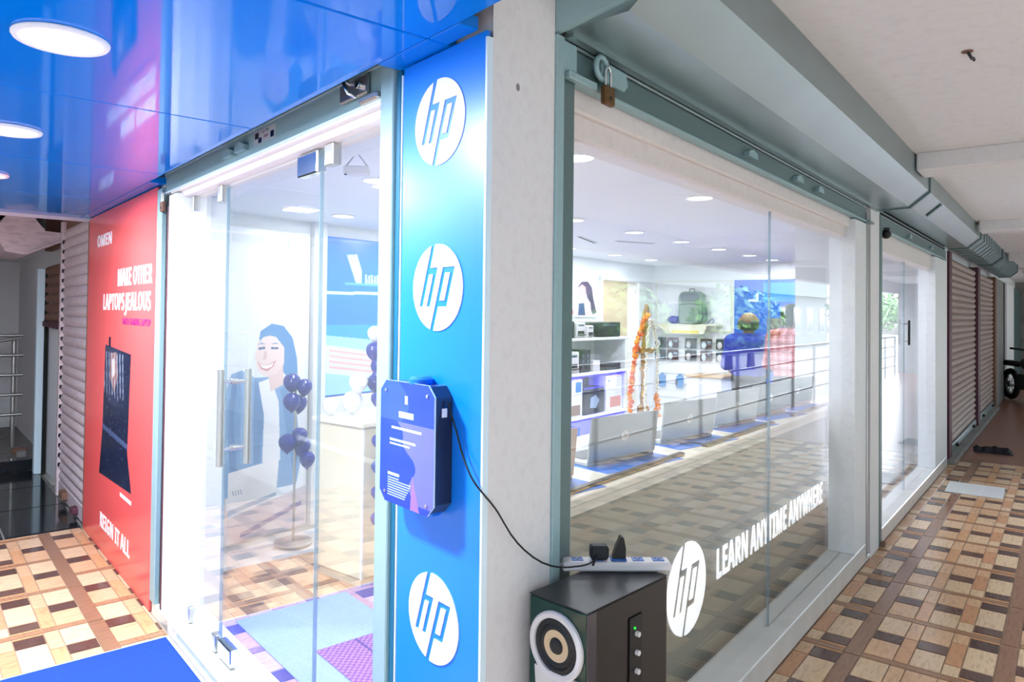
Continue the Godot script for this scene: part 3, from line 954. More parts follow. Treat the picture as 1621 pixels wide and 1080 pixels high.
# ---------------------------------------------------------------- right front
func ring_mesh(r: float, t: float) -> ArrayMesh:
	var pts := []
	for k in 17:
		pts.append(Vector3(r * cos(TAU * k / 16), r * sin(TAU * k / 16), 0))
	return tube(pts, t, 8)

const BOX_PROFILE := [[-0.98, 2.195], [-0.80, 2.20], [-0.69, 2.29], [-0.69, 2.428], [-0.98, 2.428]]

func box_profile(grow := 0.0) -> Array:
	var out := []
	for p in BOX_PROFILE:
		out.append(Vector2(p[0] + (grow if p[0] > -0.9 else 0.0), p[1] - (grow if p[1] < 2.3 else 0.0)))
	return out

# a profile in (z, y) drawn out along x
func along_x(points: Array, x0: float, x1: float) -> ArrayMesh:
	var st := begin()
	var poly := PackedVector2Array(points)
	var t := Geometry2D.triangulate_polygon(poly)
	for k in range(0, t.size(), 3):
		for xx in [x0, x1]:
			tri(st, Vector3(xx, poly[t[k]].y, poly[t[k]].x), Vector3(xx, poly[t[k + 1]].y, poly[t[k + 1]].x), Vector3(xx, poly[t[k + 2]].y, poly[t[k + 2]].x), Vector3(-1 if xx == x0 else 1, 0, 0))
	var area := 0.0
	for k in poly.size():
		area += poly[k].cross(poly[(k + 1) % poly.size()])
	for k in poly.size():
		var p := poly[k]
		var q := poly[(k + 1) % poly.size()]
		var n := Vector2(q.y - p.y, p.x - q.x) * signf(area)
		quad(st, Vector3(x0, p.y, p.x), Vector3(x0, q.y, q.x), Vector3(x1, q.y, q.x), Vector3(x1, p.y, p.x), Vector3(0, n.y, n.x))
	return st.commit()

func shutter_bar(label: String, x0: float, x1: float, lugs: Array) -> Node3D:
	var b := thing("roller_shutter", label, "shutter")
	slab(b, "bottom_bar", Vector3(x0, 2.098, -1.012), Vector3(x1, 2.175, -0.998), M.teal_dark, 0.002)
	slab(b, "bar_lip", Vector3(x0, 2.088, -1.02), Vector3(x1, 2.098, -0.985), M.teal_steel, 0.002)
	slab(b, "bar_edge", Vector3(x0, 2.176, -1.01), Vector3(x1, 2.184, -0.99), M.galvanised, 0.002)
	slab(b, "slat", Vector3(x0, 2.19, -1.015), Vector3(x1, 2.26, -1.003), M.slot, 0.003)
	slab(b, "slat", Vector3(x0, 2.205, -1.002), Vector3(x1, 2.213, -0.992), M.galvanised, 0.002)
	for x in lugs:
		part(b, "pull_lug", prism([Vector2(-0.05, 0), Vector2(0.05, 0), Vector2(0.045, 0.02), Vector2(0.0, 0.032), Vector2(-0.045, 0.02)], 0, 0.022), M.teal_steel, Vector3(x, 2.12, -0.998))
	return b

func build_right_front() -> void:
	var s := struct("trim_3", "white marble sill under the lettered window")
	slab(s, "sill", Vector3(1.44, 0.0, -1.15), Vector3(4.84, 0.115, FACE), M.marble, 0.004)
	slab(s, "sill_return", Vector3(4.84, 0.0, -1.15), Vector3(4.93, 0.03, FACE), M.marble, 0.004)
	var l := struct("trim_4", "white lintel and jamb around the lettered window")
	slab(l, "lintel", Vector3(1.45, 1.974, -1.14), Vector3(4.83, 2.2, -1.045), M.lintel, 0.005)
	slab(l, "lintel_step", Vector3(1.45, 2.035, -1.05), Vector3(4.83, 2.2, -1.025), M.lintel, 0.006)
	slab(l, "jamb", Vector3(4.54, 0.115, -1.14), Vector3(4.82, 2.08, -0.992), M.white_paint, 0.003)
	slab(l, "jamb", Vector3(1.46, 0.115, -1.14), Vector3(1.63, 2.0, -1.062), M.white_paint, 0.003)
	# glass in two sheets
	for g in [["window_3", "large glass sheet of the lettered window next to the pillar", 1.6, 3.256], ["window_4", "glass sheet of the lettered window next to the white jamb", 3.262, 4.545]]:
		var w := struct(g[0], g[1])
		slab(w, "pane", Vector3(g[2], 0.115, PANE - 0.005), Vector3(g[3], 1.978, PANE + 0.005), M.glass)
		slab(w, "pane_edge", Vector3(g[3] - 0.003, 0.115, PANE - 0.0055), Vector3(g[3], 1.978, PANE + 0.0055), M.glass_edge)
	# guides
	var g1 := thing("shutter_guide", "teal steel shutter guide on the white corner pillar", "guide rail")
	slab(g1, "flange", Vector3(1.429, 0.02, -1.01), Vector3(1.462, 2.185, -0.983), M.teal_steel, 0.002)
	slab(g1, "channel", Vector3(1.462, 0.115, -1.05), Vector3(1.527, 2.10, -0.995), M.teal_dark, 0.003)
	slab(g1, "head_bracket", Vector3(1.462, 2.09, -1.02), Vector3(1.53, 2.185, -0.99), M.teal_steel, 0.004)
	slab(g1, "keeper_plate", Vector3(1.47, 2.085, -0.992), Vector3(1.60, 2.105, -0.972), M.teal_steel, 0.003)
	var g2 := thing("shutter_guide", "dark shutter guide slot beside the pillar between the windows", "guide rail")
	slab(g2, "slot", Vector3(4.825, 0.03, -1.05), Vector3(4.93, 2.15, -1.005), M.slot)
	slab(g2, "flange", Vector3(4.82, 0.03, -1.0), Vector3(4.835, 2.15, -0.985), M.brushed, 0.002)
	slab(g2, "keeper_plate", Vector3(4.80, 2.085, -1.0), Vector3(4.94, 2.10, -0.97), M.galvanised, 0.002)
	var b := shutter_bar("dark teal rolled-up shutter bar above the lettered window", 1.53, 4.82, [2.78, 3.40, 3.75])
	var ear := part(b, "lock_ear", prism([Vector2(-0.06, -0.02), Vector2(0.07, -0.02), Vector2(0.09, 0.0), Vector2(0.08, 0.03), Vector2(-0.05, 0.035)], 0, 0.008), M.teal_steel, Vector3(1.68, 2.14, -0.985))
	part(ear, "ring", ring_mesh(0.028, 0.008), M.teal_steel, Vector3(-0.06, 0.01, 0.012))
	var pd := thing("padlock", "rusty brass padlock hanging on the shutter bar above the window", "padlock", Vector3(1.635, 2.105, -0.962))
	padlock(pd, M.chrome, M.old_brass)
	# housing of the rolled shutter
	var h := thing("shutter_housing", "long galvanised housing over the lettered window", "shutter box")
	part(h, "casing", along_x(box_profile(), 1.45, 5.1), M.galvanised)
	part(h, "end_plate", along_x([Vector2(-0.992, 2.19), Vector2(-0.93, 2.20), Vector2(-0.80, 2.225), Vector2(-0.685, 2.30), Vector2(-0.685, 2.428), Vector2(-0.992, 2.428)], 1.43, 1.45), M.teal_steel)
	part(h, "end_band", along_x(box_profile(0.008), 5.085, 5.115), M.teal_dark)
	part(h, "seam", along_x([Vector2(-0.99, 2.185), Vector2(-0.965, 2.185), Vector2(-0.965, 2.198), Vector2(-0.99, 2.198)], 1.47, 5.1), M.galvanised)
	# second window
	var s2 := struct("trim_5", "white marble sill under the plain second window")
	slab(s2, "sill", Vector3(5.2, 0.0, -1.15), Vector3(8.45, 0.1, FACE), M.marble, 0.004)
	var l2 := struct("trim_6", "white lintel and jamb around the plain second window")
	slab(l2, "lintel", Vector3(5.2, 1.96, -1.14), Vector3(8.45, 2.2, -1.03), M.lintel, 0.005)
	slab(l2, "jamb", Vector3(7.705, 0.1, -1.14), Vector3(8.45, 2.08, -0.992), M.white_paint, 0.003)
	for g in [["window_5", "glass sheet of the second window next to the pillar", 5.22, 6.566], ["window_6", "glass sheet of the second window next to the far jamb", 6.574, 7.71]]:
		var w := struct(g[0], g[1])
		slab(w, "pane", Vector3(g[2], 0.1, PANE - 0.005), Vector3(g[3], 1.965, PANE + 0.005), M.glass)
		slab(w, "pane_edge", Vector3(g[3] - 0.004, 0.1, PANE - 0.0055), Vector3(g[3], 1.965, PANE + 0.0055), M.glass_edge)
	var pull := thing("pull_handle", "small dark pull handle on the seam of the second window", "handle", Vector3(6.55, 1.38, -1.045))
	part(pull, "bar", tube([Vector3(0, -0.1, 0.015), Vector3(0, 0.1, 0.015)], 0.009), M.black)
	part(pull, "stem", tube([Vector3(0, -0.07, -0.02), Vector3(0, -0.07, 0.015)], 0.006), M.chrome)
	part(pull, "stem", tube([Vector3(0, 0.07, -0.02), Vector3(0, 0.07, 0.015)], 0.006), M.chrome)
	shutter_bar("dark rolled-up shutter bar above the plain second window", 5.25, 8.45, [6.3, 7.4])
	var g3 := thing("shutter_guide", "dark teal shutter guide on the far side of the middle pillar", "guide rail")
	slab(g3, "channel", Vector3(5.19, 0.0, -1.03), Vector3(5.26, 2.18, -0.985), M.teal_dark, 0.002)
	slab(g3, "keeper", Vector3(5.2, 0.0, -0.99), Vector3(5.25, 0.03, -0.96), M.rust, 0.002)
	var cam := thing("dome_camera", "small black ball camera under the second window's shutter bar", "camera", Vector3(5.33, 2.06, -0.975))
	part(cam, "ball", ball(Vector3(0.032, 0.03, 0.032)), M.black)
	part(cam, "mount", disc(0.022, 0.02), M.rubber, Vector3(0, 0.034, 0))
	var h2 := thing("shutter_housing", "galvanised housing with an access panel over the second window", "shutter box")
	part(h2, "casing", along_x(box_profile(-0.02), 5.12, 8.55), M.galvanised)
	part(h2, "end_band", along_x(box_profile(-0.01), 8.52, 8.57), M.teal_dark)
	part(h2, "access_panel", along_x([Vector2(-0.803, 2.226), Vector2(-0.712, 2.302), Vector2(-0.704, 2.296), Vector2(-0.797, 2.217)], 5.8, 8.3), M.galvanised)
	for q in [[8.6, 11.5, "ribbed grey housing over the first brown shutter"], [11.6, 14.9, "ribbed grey housing over the second brown shutter"]]:
		var h3 := thing("shutter_housing", q[2], "shutter box")
		part(h3, "casing", along_x(box_profile(-0.03), q[0], q[1]), M.galvanised)
		var n := int((q[1] - q[0]) / 0.3)
		for k in n:
			part(h3, "rib", along_x(box_profile(-0.018), q[0] + 0.3 * k + 0.1, q[0] + 0.3 * k + 0.17), M.galvanised)
		part(h3, "end_band", along_x(box_profile(-0.01), q[1] - 0.05, q[1]), M.teal_dark)
	# closed brown shutters further on
	brown_shutter("closed brown slatted shutter next to the second window", 8.85, 11.5)
	brown_shutter("closed brown slatted shutter at the far end, after the dark post", 11.95, 14.3)
	var post := struct("trim_7", "dark posts, grey piers and a painted dark doorway of the far shop fronts")
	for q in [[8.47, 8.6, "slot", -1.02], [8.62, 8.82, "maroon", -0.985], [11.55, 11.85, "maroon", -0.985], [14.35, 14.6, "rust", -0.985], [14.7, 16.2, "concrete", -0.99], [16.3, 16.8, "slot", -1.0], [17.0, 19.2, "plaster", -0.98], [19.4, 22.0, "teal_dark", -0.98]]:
		slab(post, "post", Vector3(q[0], 0, -1.12), Vector3(q[1], 2.2, q[3]), M[q[2]], 0.004)  # the near-black slab past the concrete pier paints a doorway's darkness
	slab(post, "stone_sill", Vector3(8.6, 0, -1.1), Vector3(14.3, 0.05, -0.93), M.concrete, 0.005)
	# mats on the corridor floor
	var m := thing("floor_mat", "white mat lying on the corridor tiles before the second window", "mat", Vector3(7.46, 0, -0.66), 0.03)
	part(m, "pile", bx(0.47, 0.008, 0.42, 0.003), M.mat_white, Vector3(0, 0.004, 0))
	var m2 := thing("floor_mat", "crumpled dark rag mat on the reddish floor by the brown shutter", "mat", Vector3(9.8, 0, -0.7), 0.1)
	var st := begin()
	rng.seed = 5
	for i in 10:
		for j in 10:
			var c := []
			for q in [[i, j], [i + 1, j], [i + 1, j + 1], [i, j + 1]]:
				var hh := 0.02 + 0.012 * sin(q[0] * 1.7 + q[1] * 0.9) + 0.01 * sin(q[1] * 2.3)
				if q[0] == 0 or q[1] == 0 or q[0] == 10 or q[1] == 10:
					hh = 0.001
				c.append(Vector3(-0.21 + 0.042 * q[0] + 0.012 * sin(q[1] * 1.9), hh, -0.18 + 0.036 * q[1] + 0.01 * sin(q[0] * 1.3)))
			quad(st, c[0], c[1], c[2], c[3], Vector3.UP)
	part(m2, "cloth", st.commit(), M.mat_dark)
	# the parked motorbike far down
	var mb := thing("motorbike", "dark parked motorbike at the far end of the corridor", "motorbike", Vector3(15.9, 0, -0.62), 0.5)
	for x in [-0.45, 0.55]:
		var wl := part(mb, "wheel", ring_mesh(0.24, 0.055), M.black, Vector3(x, 0.29, 0))
		part(wl, "hub", disc(0.06, 0.1), M.brushed, Vector3.ZERO, Vector3(PI / 2, 0, 0))
		for k in 6:
			part(wl, "spoke", tube([Vector3.ZERO, Vector3(0.22 * cos(TAU * k / 6), 0.22 * sin(TAU * k / 6), 0)], 0.008, 6), M.brushed)
	part(mb, "engine", bx(0.34, 0.28, 0.2, 0.05), M.rubber, Vector3(0.05, 0.36, 0))
	part(mb, "fuel_tank", ball(Vector3(0.24, 0.13, 0.14)), M.black, Vector3(-0.12, 0.70, 0))
	part(mb, "seat", bx(0.6, 0.1, 0.22, 0.04), M.black, Vector3(0.4, 0.68, 0))
	part(mb, "fork", tube([Vector3(-0.45, 0.29, 0), Vector3(-0.25, 0.92, 0)], 0.035), M.rubber)
	part(mb, "handlebar", tube([Vector3(-0.12, 0.98, -0.34), Vector3(-0.25, 0.95, -0.1), Vector3(-0.25, 0.95, 0.1), Vector3(-0.12, 0.98, 0.34)], 0.02), M.black)
	part(mb, "headlamp", ball(Vector3(0.09, 0.1, 0.1)), M.rubber, Vector3(-0.36, 0.82, 0))
	part(mb, "number_plate", bx(0.005, 0.1, 0.2, 0.002), M.vinyl_white, Vector3(-0.50, 0.62, 0), Vector3(0, 0, 0.2))

func slat_mesh(w: float, h: float, d: float) -> ArrayMesh:
	var pts := []
	for k in 7:
		var t := k / 6.0
		pts.append(Vector2(d * sin(PI * t), -h / 2 + h * t))
	pts.append(Vector2(-0.008, h / 2))
	pts.append(Vector2(-0.008, -h / 2))
	return along_x(pts, -w / 2, w / 2)

func brown_shutter(label: String, x0: float, x1: float) -> void:
	var t := thing("roller_shutter", label, "shutter", Vector3((x0 + x1) / 2, 0.05, -1.03))
	var w := x1 - x0
	var mesh := slat_mesh(w, 0.072, 0.02)
	for k in 27:
		part(t, "slat", mesh, M.brown_shutter, Vector3(0, 0.13 + 0.0745 * k, 0))
	part(t, "bottom_bar", bx(w, 0.09, 0.03, 0.004), M.galvanised, Vector3(0, 0.045, 0.01))
	for s in [-0.3, 0.35]:
		part(t, "lock_hasp", bx(0.12, 0.03, 0.04, 0.006), M.black, Vector3(w * s, 0.05, 0.035))

# ---------------------------------------------------------------- speaker and power strip
func build_speaker() -> void:
	var near := Vector3(1.296, 0, -0.801)
	var e1 := Vector3(0.9956, 0, 0.0942)        # along the right side, away
	var e2 := Vector3(0.0549, 0, -0.9985)       # along the front
	e2 = Vector3(e1.z, 0, -e1.x)
	var turn := -atan2(e1.z, e1.x)
	var mid := near + e1 * 0.159 + e2 * 0.082
	# local axes: +x = e1 (depth), -z = e2 (width); the front faces -x
	var sp := thing("speaker", "black box loudspeaker with white-ringed woofer below the window", "speaker", Vector3(mid.x, 0.57, mid.z), turn)
	part(sp, "cabinet", bx(0.29, 0.298, 0.164, 0.003), M.speaker_black, Vector3(0.014, 0.149, 0))
	part(sp, "top_panel", bx(0.318, 0.003, 0.164, 0.001), M.speaker_top, Vector3(0, 0.2995, 0))
	part(sp, "front_baffle", bx(0.028, 0.298, 0.164, 0.004), M.speaker_green, Vector3(-0.145, 0.149, 0))
	part(sp, "corner_trim", bx(0.03, 0.298, 0.004, 0.001), M.navy_gloss, Vector3(-0.143, 0.149, 0.082))
	var flip := Vector3(0, 0, PI / 2)           # lathe axis y -> -x
	part(sp, "woofer_ring", lathe([Vector2(0.058, 0.0), Vector2(0.074, 0.0), Vector2(0.074, 0.006), Vector2(0.070, 0.010), Vector2(0.060, 0.008), Vector2(0.058, 0.0)], 40), M.plastic_white, Vector3(-0.159, 0.208, 0), flip)
	part(sp, "surround", lathe([Vector2(0.044, 0.001), Vector2(0.050, 0.007), Vector2(0.056, 0.006), Vector2(0.060, 0.001)], 40), M.rubber, Vector3(-0.159, 0.208, 0), flip)
	part(sp, "cone", lathe([Vector2(0.0, 0.002), Vector2(0.018, 0.002), Vector2(0.040, 0.004), Vector2(0.046, 0.003)], 40), M.cone, Vector3(-0.159, 0.208, 0), flip)
	part(sp, "dark_roll", lathe([Vector2(0.034, 0.0035), Vector2(0.040, 0.007), Vector2(0.046, 0.0035)], 40), M.rubber, Vector3(-0.159, 0.208, 0), flip)
	part(sp, "dust_cap", lathe([Vector2(0.018, 0.002), Vector2(0.015, 0.007), Vector2(0.008, 0.010), Vector2(0, 0.011)], 28), M.rubber, Vector3(-0.159, 0.208, 0), flip)
	part(sp, "lower_trim", prism([Vector2(-0.045, -0.13), Vector2(0.045, -0.13), Vector2(0.058, 0.03), Vector2(-0.058, 0.03)], 0, 0.006), M.plastic_white, Vector3(-0.160, 0.122, 0), Vector3(0, -PI / 2, 0))
	var panel := part(sp, "control_panel", bx(0.05, 0.17, 0.004, 0.001), M.black, Vector3(0.02, 0.16, 0.084))
	for k in 3:
		part(panel, "knob", disc(0.006, 0.01, 16), M.plastic_white, Vector3(0.0, 0.045 - 0.042 * k, 0.006), Vector3(PI / 2, 0, 0))
	part(panel, "power_light", ball(Vector3(0.003, 0.003, 0.003), 6, 8), glow("led_green", Color(0.1, 0.9, 0.25), 1.0), Vector3(-0.008, 0.06, 0.003))
	for x in [-0.13, 0.13]:
		for z in [-0.06, 0.06]:
			part(sp, "foot", disc(0.01, 0.012, 12), M.rubber, Vector3(x, -0.004, z))
	# stool that carries it
	var stl := thing("stool", "plain white stool under the loudspeaker", "stool", Vector3(mid.x + 0.02, 0, mid.z + 0.02), turn)
	part(stl, "seat", bx(0.3, 0.03, 0.24, 0.01), M.plastic_white, Vector3(0, 0.545, 0))
	for x in [-0.12, 0.12]:
		for z in [-0.09, 0.09]:
			part(stl, "leg", tube([Vector3(x * 1.1, 0, z * 1.1), Vector3(x, 0.535, z)], 0.014), M.plastic_white)
	# power strip across the top
	var a := Vector3(1.462, 0.873, -0.972)
	var b := Vector3(1.628, 0.873, -0.768)
	var dir := (b - a).normalized()
	var nrm := Vector3(dir.z, 0, -dir.x)      # to the back
	var c := (a + b) / 2 + nrm * 0.028
	var ps := thing("power_strip", "white power strip with blue sockets lying on the loudspeaker", "power strip", Vector3(c.x, 0.872, c.z), -atan2(dir.z, dir.x))
	part(ps, "case", bx(0.268, 0.022, 0.05, 0.005), M.plastic_white, Vector3(0, 0.011, 0))
	for k in 5:
		var so := part(ps, "socket", bx(0.028, 0.002, 0.026, 0.0005), M.plastic_blue, Vector3(-0.095 + 0.05 * k, 0.0225, -0.004))
		for q in [[-0.006, -0.004], [0.006, -0.004], [0.0, 0.006]]:
			part(so, "hole", disc(0.003, 0.001, 8), M.black, Vector3(q[0], 0.0011, q[1]))
	part(ps, "cord", tube([Vector3(-0.134, 0.011, 0), Vector3(-0.142, 0.008, 0.004), Vector3(-0.145, -0.005, 0.012), Vector3(-0.145, -0.06, 0.014)], 0.004), M.plastic_white)
	var ad := thing("plug_adapter", "black cube charger plugged into the power strip", "charger", Vector3(c.x, 0.8955, c.z) - dir * 0.042, -atan2(dir.z, dir.x))
	part(ad, "case", bx(0.046, 0.034, 0.034, 0.006), M.rubber, Vector3(0, 0.0185, 0))
	part(ad, "cord_end", tube([Vector3(-0.01, 0.012, 0.016), Vector3(-0.014, 0.008, 0.03), Vector3(-0.02, -0.004, 0.036)], 0.003), M.cable)
	var pl := thing("plug", "black wedge-shaped plug standing in the power strip", "plug", Vector3(c.x, 0.8955, c.z) + dir * 0.006, -atan2(dir.z, dir.x))
	part(pl, "wedge", prism([Vector2(-0.017, 0), Vector2(0.017, 0), Vector2(0.017, 0.03), Vector2(0.012, 0.055), Vector2(0.004, 0.058), Vector2(-0.008, 0.03)], -0.011, 0.011), M.black)
	part(pl, "base_ring", bx(0.038, 0.004, 0.03, 0.001), M.plastic_blue, Vector3(0, 0.002, 0))

# ---------------------------------------------------------------- window counter and laptops
func build_counter() -> void:
	var c := thing("window_counter", "white counter with grey front panel along the lettered window", "counter")
	slab(c, "worktop", Vector3(1.78, 0.925, -1.75), Vector3(4.86, 0.95, -1.165), M.counter_top, 0.004)
	slab(c, "front_panel", Vector3(1.70, 0.0, -1.20), Vector3(4.88, 0.925, -1.185), M.counter_front)
	slab(c, "end_panel", Vector3(1.70, 0.0, -1.72), Vector3(1.72, 0.925, -1.2), M.counter_top)
	slab(c, "end_panel", Vector3(4.85, 0.0, -1.72), Vector3(4.87, 0.925, -1.2), M.counter_top)
	slab(c, "front_rail", Vector3(1.70, 0.895, -1.185), Vector3(4.86, 0.925, -1.17), M.counter_top, 0.003)
	# lit letters
	var sg := thing("window_sign", "glowing white emblem and capitals along the window counter front", "sign", Vector3(2.6, 0, -1.184))
	part(sg, "emblem", emblem(0.178, 0.004), M.sign_white, Vector3(0.046, 0.436, 0))
	words(sg, "LEARN ANYTIME ANYWHERE", 0.125, 1.64, 0.004, M.sign_white, Vector3(1.165, 0.444, 0.002))
	# dark price rails
	for q in [[1.80, 2.65, "dark price rail on the counter before the tan and first grey laptops"], [2.87, 3.74, "dark price rail on the counter before the middle grey laptops"], [4.07, 4.80, "dark price rail on the counter before the darkest laptops"]]:
		var r := thing("price_rail", q[2], "rail", Vector3((q[0] + q[1]) / 2, 0.95, -1.21))
		part(r, "rail", bx(q[1] - q[0], 0.012, 0.022, 0.002), M.box_black, Vector3(0, 0.006, 0))
		part(r, "edge", bx(q[1] - q[0], 0.004, 0.006, 0.001), M.brass, Vector3(0, 0.006, 0.013))
		part(r, "lead", tube([Vector3(-(q[1] - q[0]) / 2, 0.01, 0), Vector3(-(q[1] - q[0]) / 2 - 0.03, 0.02, -0.03), Vector3(-(q[1] - q[0]) / 2 - 0.02, 0.004, -0.10)], 0.003, 6), M.cable)
	var specs := [[2.02, "silver_warm", "tan open laptop at the pillar end of the window counter"], [2.60, "silver", "grey open laptop second from the pillar end of the counter"], [3.18, "silver", "grey open laptop third from the pillar end of the counter"], [3.75, "silver", "grey open laptop fourth from the pillar end of the counter"], [4.25, "silver_dark", "dark grey open laptop fifth from the pillar end of the counter"], [4.75, "silver_dark", "dark grey open laptop at the far end of the window counter"]]
	for q in specs:
		var turn := -0.20
		var hinge := Vector3(q[0] - 0.03 - 0.19 * cos(turn), 0.95, -1.29 - 0.19 * sin(-turn))
		var ms := thing("counter_mat", "bright blue sheet under the " + String(q[2]).split(" at ")[0].split(" second")[0].split(" third")[0].split(" fourth")[0].split(" fifth")[0] + {2.02: " at the pillar end", 2.60: ", second from the pillar", 3.18: ", third from the pillar", 3.75: ", fourth from the pillar", 4.25: ", fifth from the pillar", 4.75: " at the far end"}[q[0]], "mat", hinge + Vector3(0.02, 0, -0.06), turn)
		part(ms, "sheet", bx(0.43, 0.002, 0.36, 0.0005), M.mat_sheet, Vector3(0, 0.001, 0))
		var lp := thing("laptop", q[2], "laptop", hinge + Vector3(0, 0.002, 0), turn)
		part(lp, "base", bx(0.38, 0.018, 0.26, 0.004), M[q[1]], Vector3(0, 0.009, -0.13))
		var kb := part(lp, "keyboard", bx(0.33, 0.002, 0.12, 0.0005), M.key_black, Vector3(0, 0.0185, -0.10))
		part(kb, "touchpad", bx(0.10, 0.001, 0.065), M[q[1]], Vector3(0, 0.0, -0.10))
		# lid leans back over the window side
		var lid := part(lp, "lid", bx(0.38, 0.162, 0.008, 0.003), M[q[1]], Vector3(0, 0.017 + 0.081 * cos(0.12), 0.081 * sin(0.12)), Vector3(0.12, 0, 0))
		part(lid, "screen", bx(0.36, 0.145, 0.001), M.screen, Vector3(0, 0.004, -0.0046))
		part(lid, "emblem", emblem(0.02, 0.001), M.chrome, Vector3(0, 0.0, 0.004))
		part(lp, "hinge", tube([Vector3(-0.15, 0.016, 0.0), Vector3(0.15, 0.016, 0.0)], 0.006), M.key_black)

# ---------------------------------------------------------------- what the door shows of the shop
func build_door_view() -> void:
	# big portrait on the back wall
	var im := new_image(256, 620, Color(0.94, 0.96, 0.99))
	var lo := Vector2(2.25, 2.04)
	var P := func(a: Array) -> Array:
		var out := []
		for k in range(0, a.size(), 2):
			out.append(Vector2((a[k] - 305.0) / 182.0, (a[k + 1] - 361.0) / 490.0))
		return out
	paint(im, P.call([303, 640, 312, 610, 325, 640, 325, 870, 300, 870]), Color(0.86, 0.92, 0.97))
	# arm of a second figure and skirt
	paint(im, P.call([322, 640, 338, 612, 352, 625, 352, 720, 340, 745, 322, 735, 310, 758, 303, 750, 322, 700]), Color(0.50, 0.42, 0.62))
	paint(im, P.call([305, 745, 326, 738, 334, 800, 330, 870, 305, 870]), Color(0.52, 0.62, 0.76))
	paint(im, P.call([330, 735, 344, 728, 348, 860, 330, 866]), Color(0.20, 0.27, 0.48))
	paint(im, P.call([338, 735, 356, 735, 358, 800, 362, 822, 350, 842, 330, 838, 328, 815]), Color(0.96, 0.85, 0.80))
	# jacket, shirt, hair, face
	paint(im, P.call([350, 700, 352, 625, 362, 590, 378, 585, 398, 598, 425, 598, 450, 612, 468, 650, 478, 740, 470, 780, 352, 780]), Color(0.50, 0.66, 0.84))
	paint(im, P.call([404, 606, 424, 600, 438, 640, 442, 735, 412, 735, 414, 660]), Color(0.97, 0.98, 1.0))
	paint(im, P.call([440, 620, 452, 616, 476, 720, 466, 770, 452, 690]), Color(0.40, 0.58, 0.78))
	paint(im, P.call([402, 548, 406, 524, 424, 512, 444, 516, 460, 536, 468, 570, 470, 600, 458, 612, 448, 596, 420, 560]), Color(0.34, 0.57, 0.79))
	paint(im, P.call([418, 588, 444, 580, 446, 612, 424, 622]), Color(0.93, 0.82, 0.80))
	paint(im, P.call([397, 566, 402, 540, 416, 530, 432, 534, 446, 552, 446, 578, 434, 594, 416, 598, 403, 588]), Color(0.96, 0.87, 0.85))
	paint(im, P.call([402, 548, 410, 534, 428, 530, 440, 536, 430, 524, 412, 526]), Color(0.38, 0.60, 0.80))
	paint(im, P.call([403, 550, 414, 549, 414, 553, 403, 554]), Color(0.25, 0.38, 0.55))
	paint(im, P.call([424, 550, 436, 551, 436, 554, 424, 554]), Color(0.25, 0.38, 0.55))
	paint(im, P.call([413, 556, 417, 556, 416, 570, 410, 570]), Color(0.88, 0.74, 0.73))
	paint(im, P.call([402, 573, 410, 578, 420, 578, 432, 572, 428, 582, 418, 589, 408, 585]), Color(0.84, 0.56, 0.58))
	paint(im, P.call([405, 576, 411, 579, 420, 579, 429, 575, 425, 582, 417, 585, 410, 583]), Color(1, 1, 1))
	paint(im, P.call([401, 546, 408, 543, 415, 545, 408, 545]), Color(0.42, 0.55, 0.70))
	paint(im, P.call([423, 545, 431, 543, 438, 546, 431, 545]), Color(0.42, 0.55, 0.70))
	paint(im, P.call([364, 600, 372, 592, 366, 660, 372, 740, 362, 740, 356, 660]), Color(0.42, 0.58, 0.78))
	paint(im, P.call([394, 604, 404, 606, 413, 660, 408, 735, 398, 735]), Color(0.42, 0.59, 0.79))
	# white laptop held out
	paint(im, P.call([360, 742, 440, 732, 436, 792, 360, 806]), Color(0.99, 0.99, 1.0))
	paint(im, P.call([360, 800, 436, 786, 436, 792, 360, 808]), Color(0.70, 0.76, 0.85))
	for k in 4:
		paint(im, P.call([366 + k * 4, 770, 367 + k * 4, 770, 369 + k * 4, 778, 368 + k * 4, 778]), Color(0.4, 0.5, 0.65))
	# floor reflection painted into the lower part of the print
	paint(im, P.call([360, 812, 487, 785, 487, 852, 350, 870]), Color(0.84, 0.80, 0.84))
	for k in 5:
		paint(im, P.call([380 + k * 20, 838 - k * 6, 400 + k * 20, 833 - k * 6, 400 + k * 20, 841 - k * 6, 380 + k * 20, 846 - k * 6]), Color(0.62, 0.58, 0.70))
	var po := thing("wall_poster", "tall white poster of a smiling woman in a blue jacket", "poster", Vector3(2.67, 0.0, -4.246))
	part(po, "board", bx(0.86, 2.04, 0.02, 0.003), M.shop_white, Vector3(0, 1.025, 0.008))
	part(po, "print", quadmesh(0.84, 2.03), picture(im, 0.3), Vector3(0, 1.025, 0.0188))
	var em := part(po, "emblem", emblem(0.088, 0.003), M.vinyl_white, Vector3(0.271, 1.9, 0.02))
	em.set_meta("label", "round white emblem")
	part(po, "emblem_ground", disc(0.082, 0.001, 40), mat("pale_grey", Color(0.80, 0.84, 0.90), 0.5), Vector3(0.271, 1.9, 0.0195), Vector3(PI / 2, 0, 0))
	var cas := struct("trim_8", "white casing beside the tall poster")
	slab(cas, "casing", Vector3(3.11, 0, -4.25), Vector3(3.22, 2.13, -4.19), M.white_paint, 0.004)
	# blue picture wall
	var bm := new_image(128, 200, Color(0.02, 0.50, 0.90))
	for y in 200:
		var t := y / 200.0
		if t > 0.55:
			bm.fill_rect(Rect2i(0, y, 128, 1), Color(0.10, 0.62, 0.95))
	paint(bm, v2([0.22, 0.10, 0.34, 0.09, 0.40, 0.20, 0.40, 0.28, 0.33, 0.28]), Color(0.80, 0.88, 0.97))
	paint(bm, v2([0.20, 0.28, 0.62, 0.28, 0.62, 0.295, 0.20, 0.295]), Color(0.35, 0.70, 0.98))
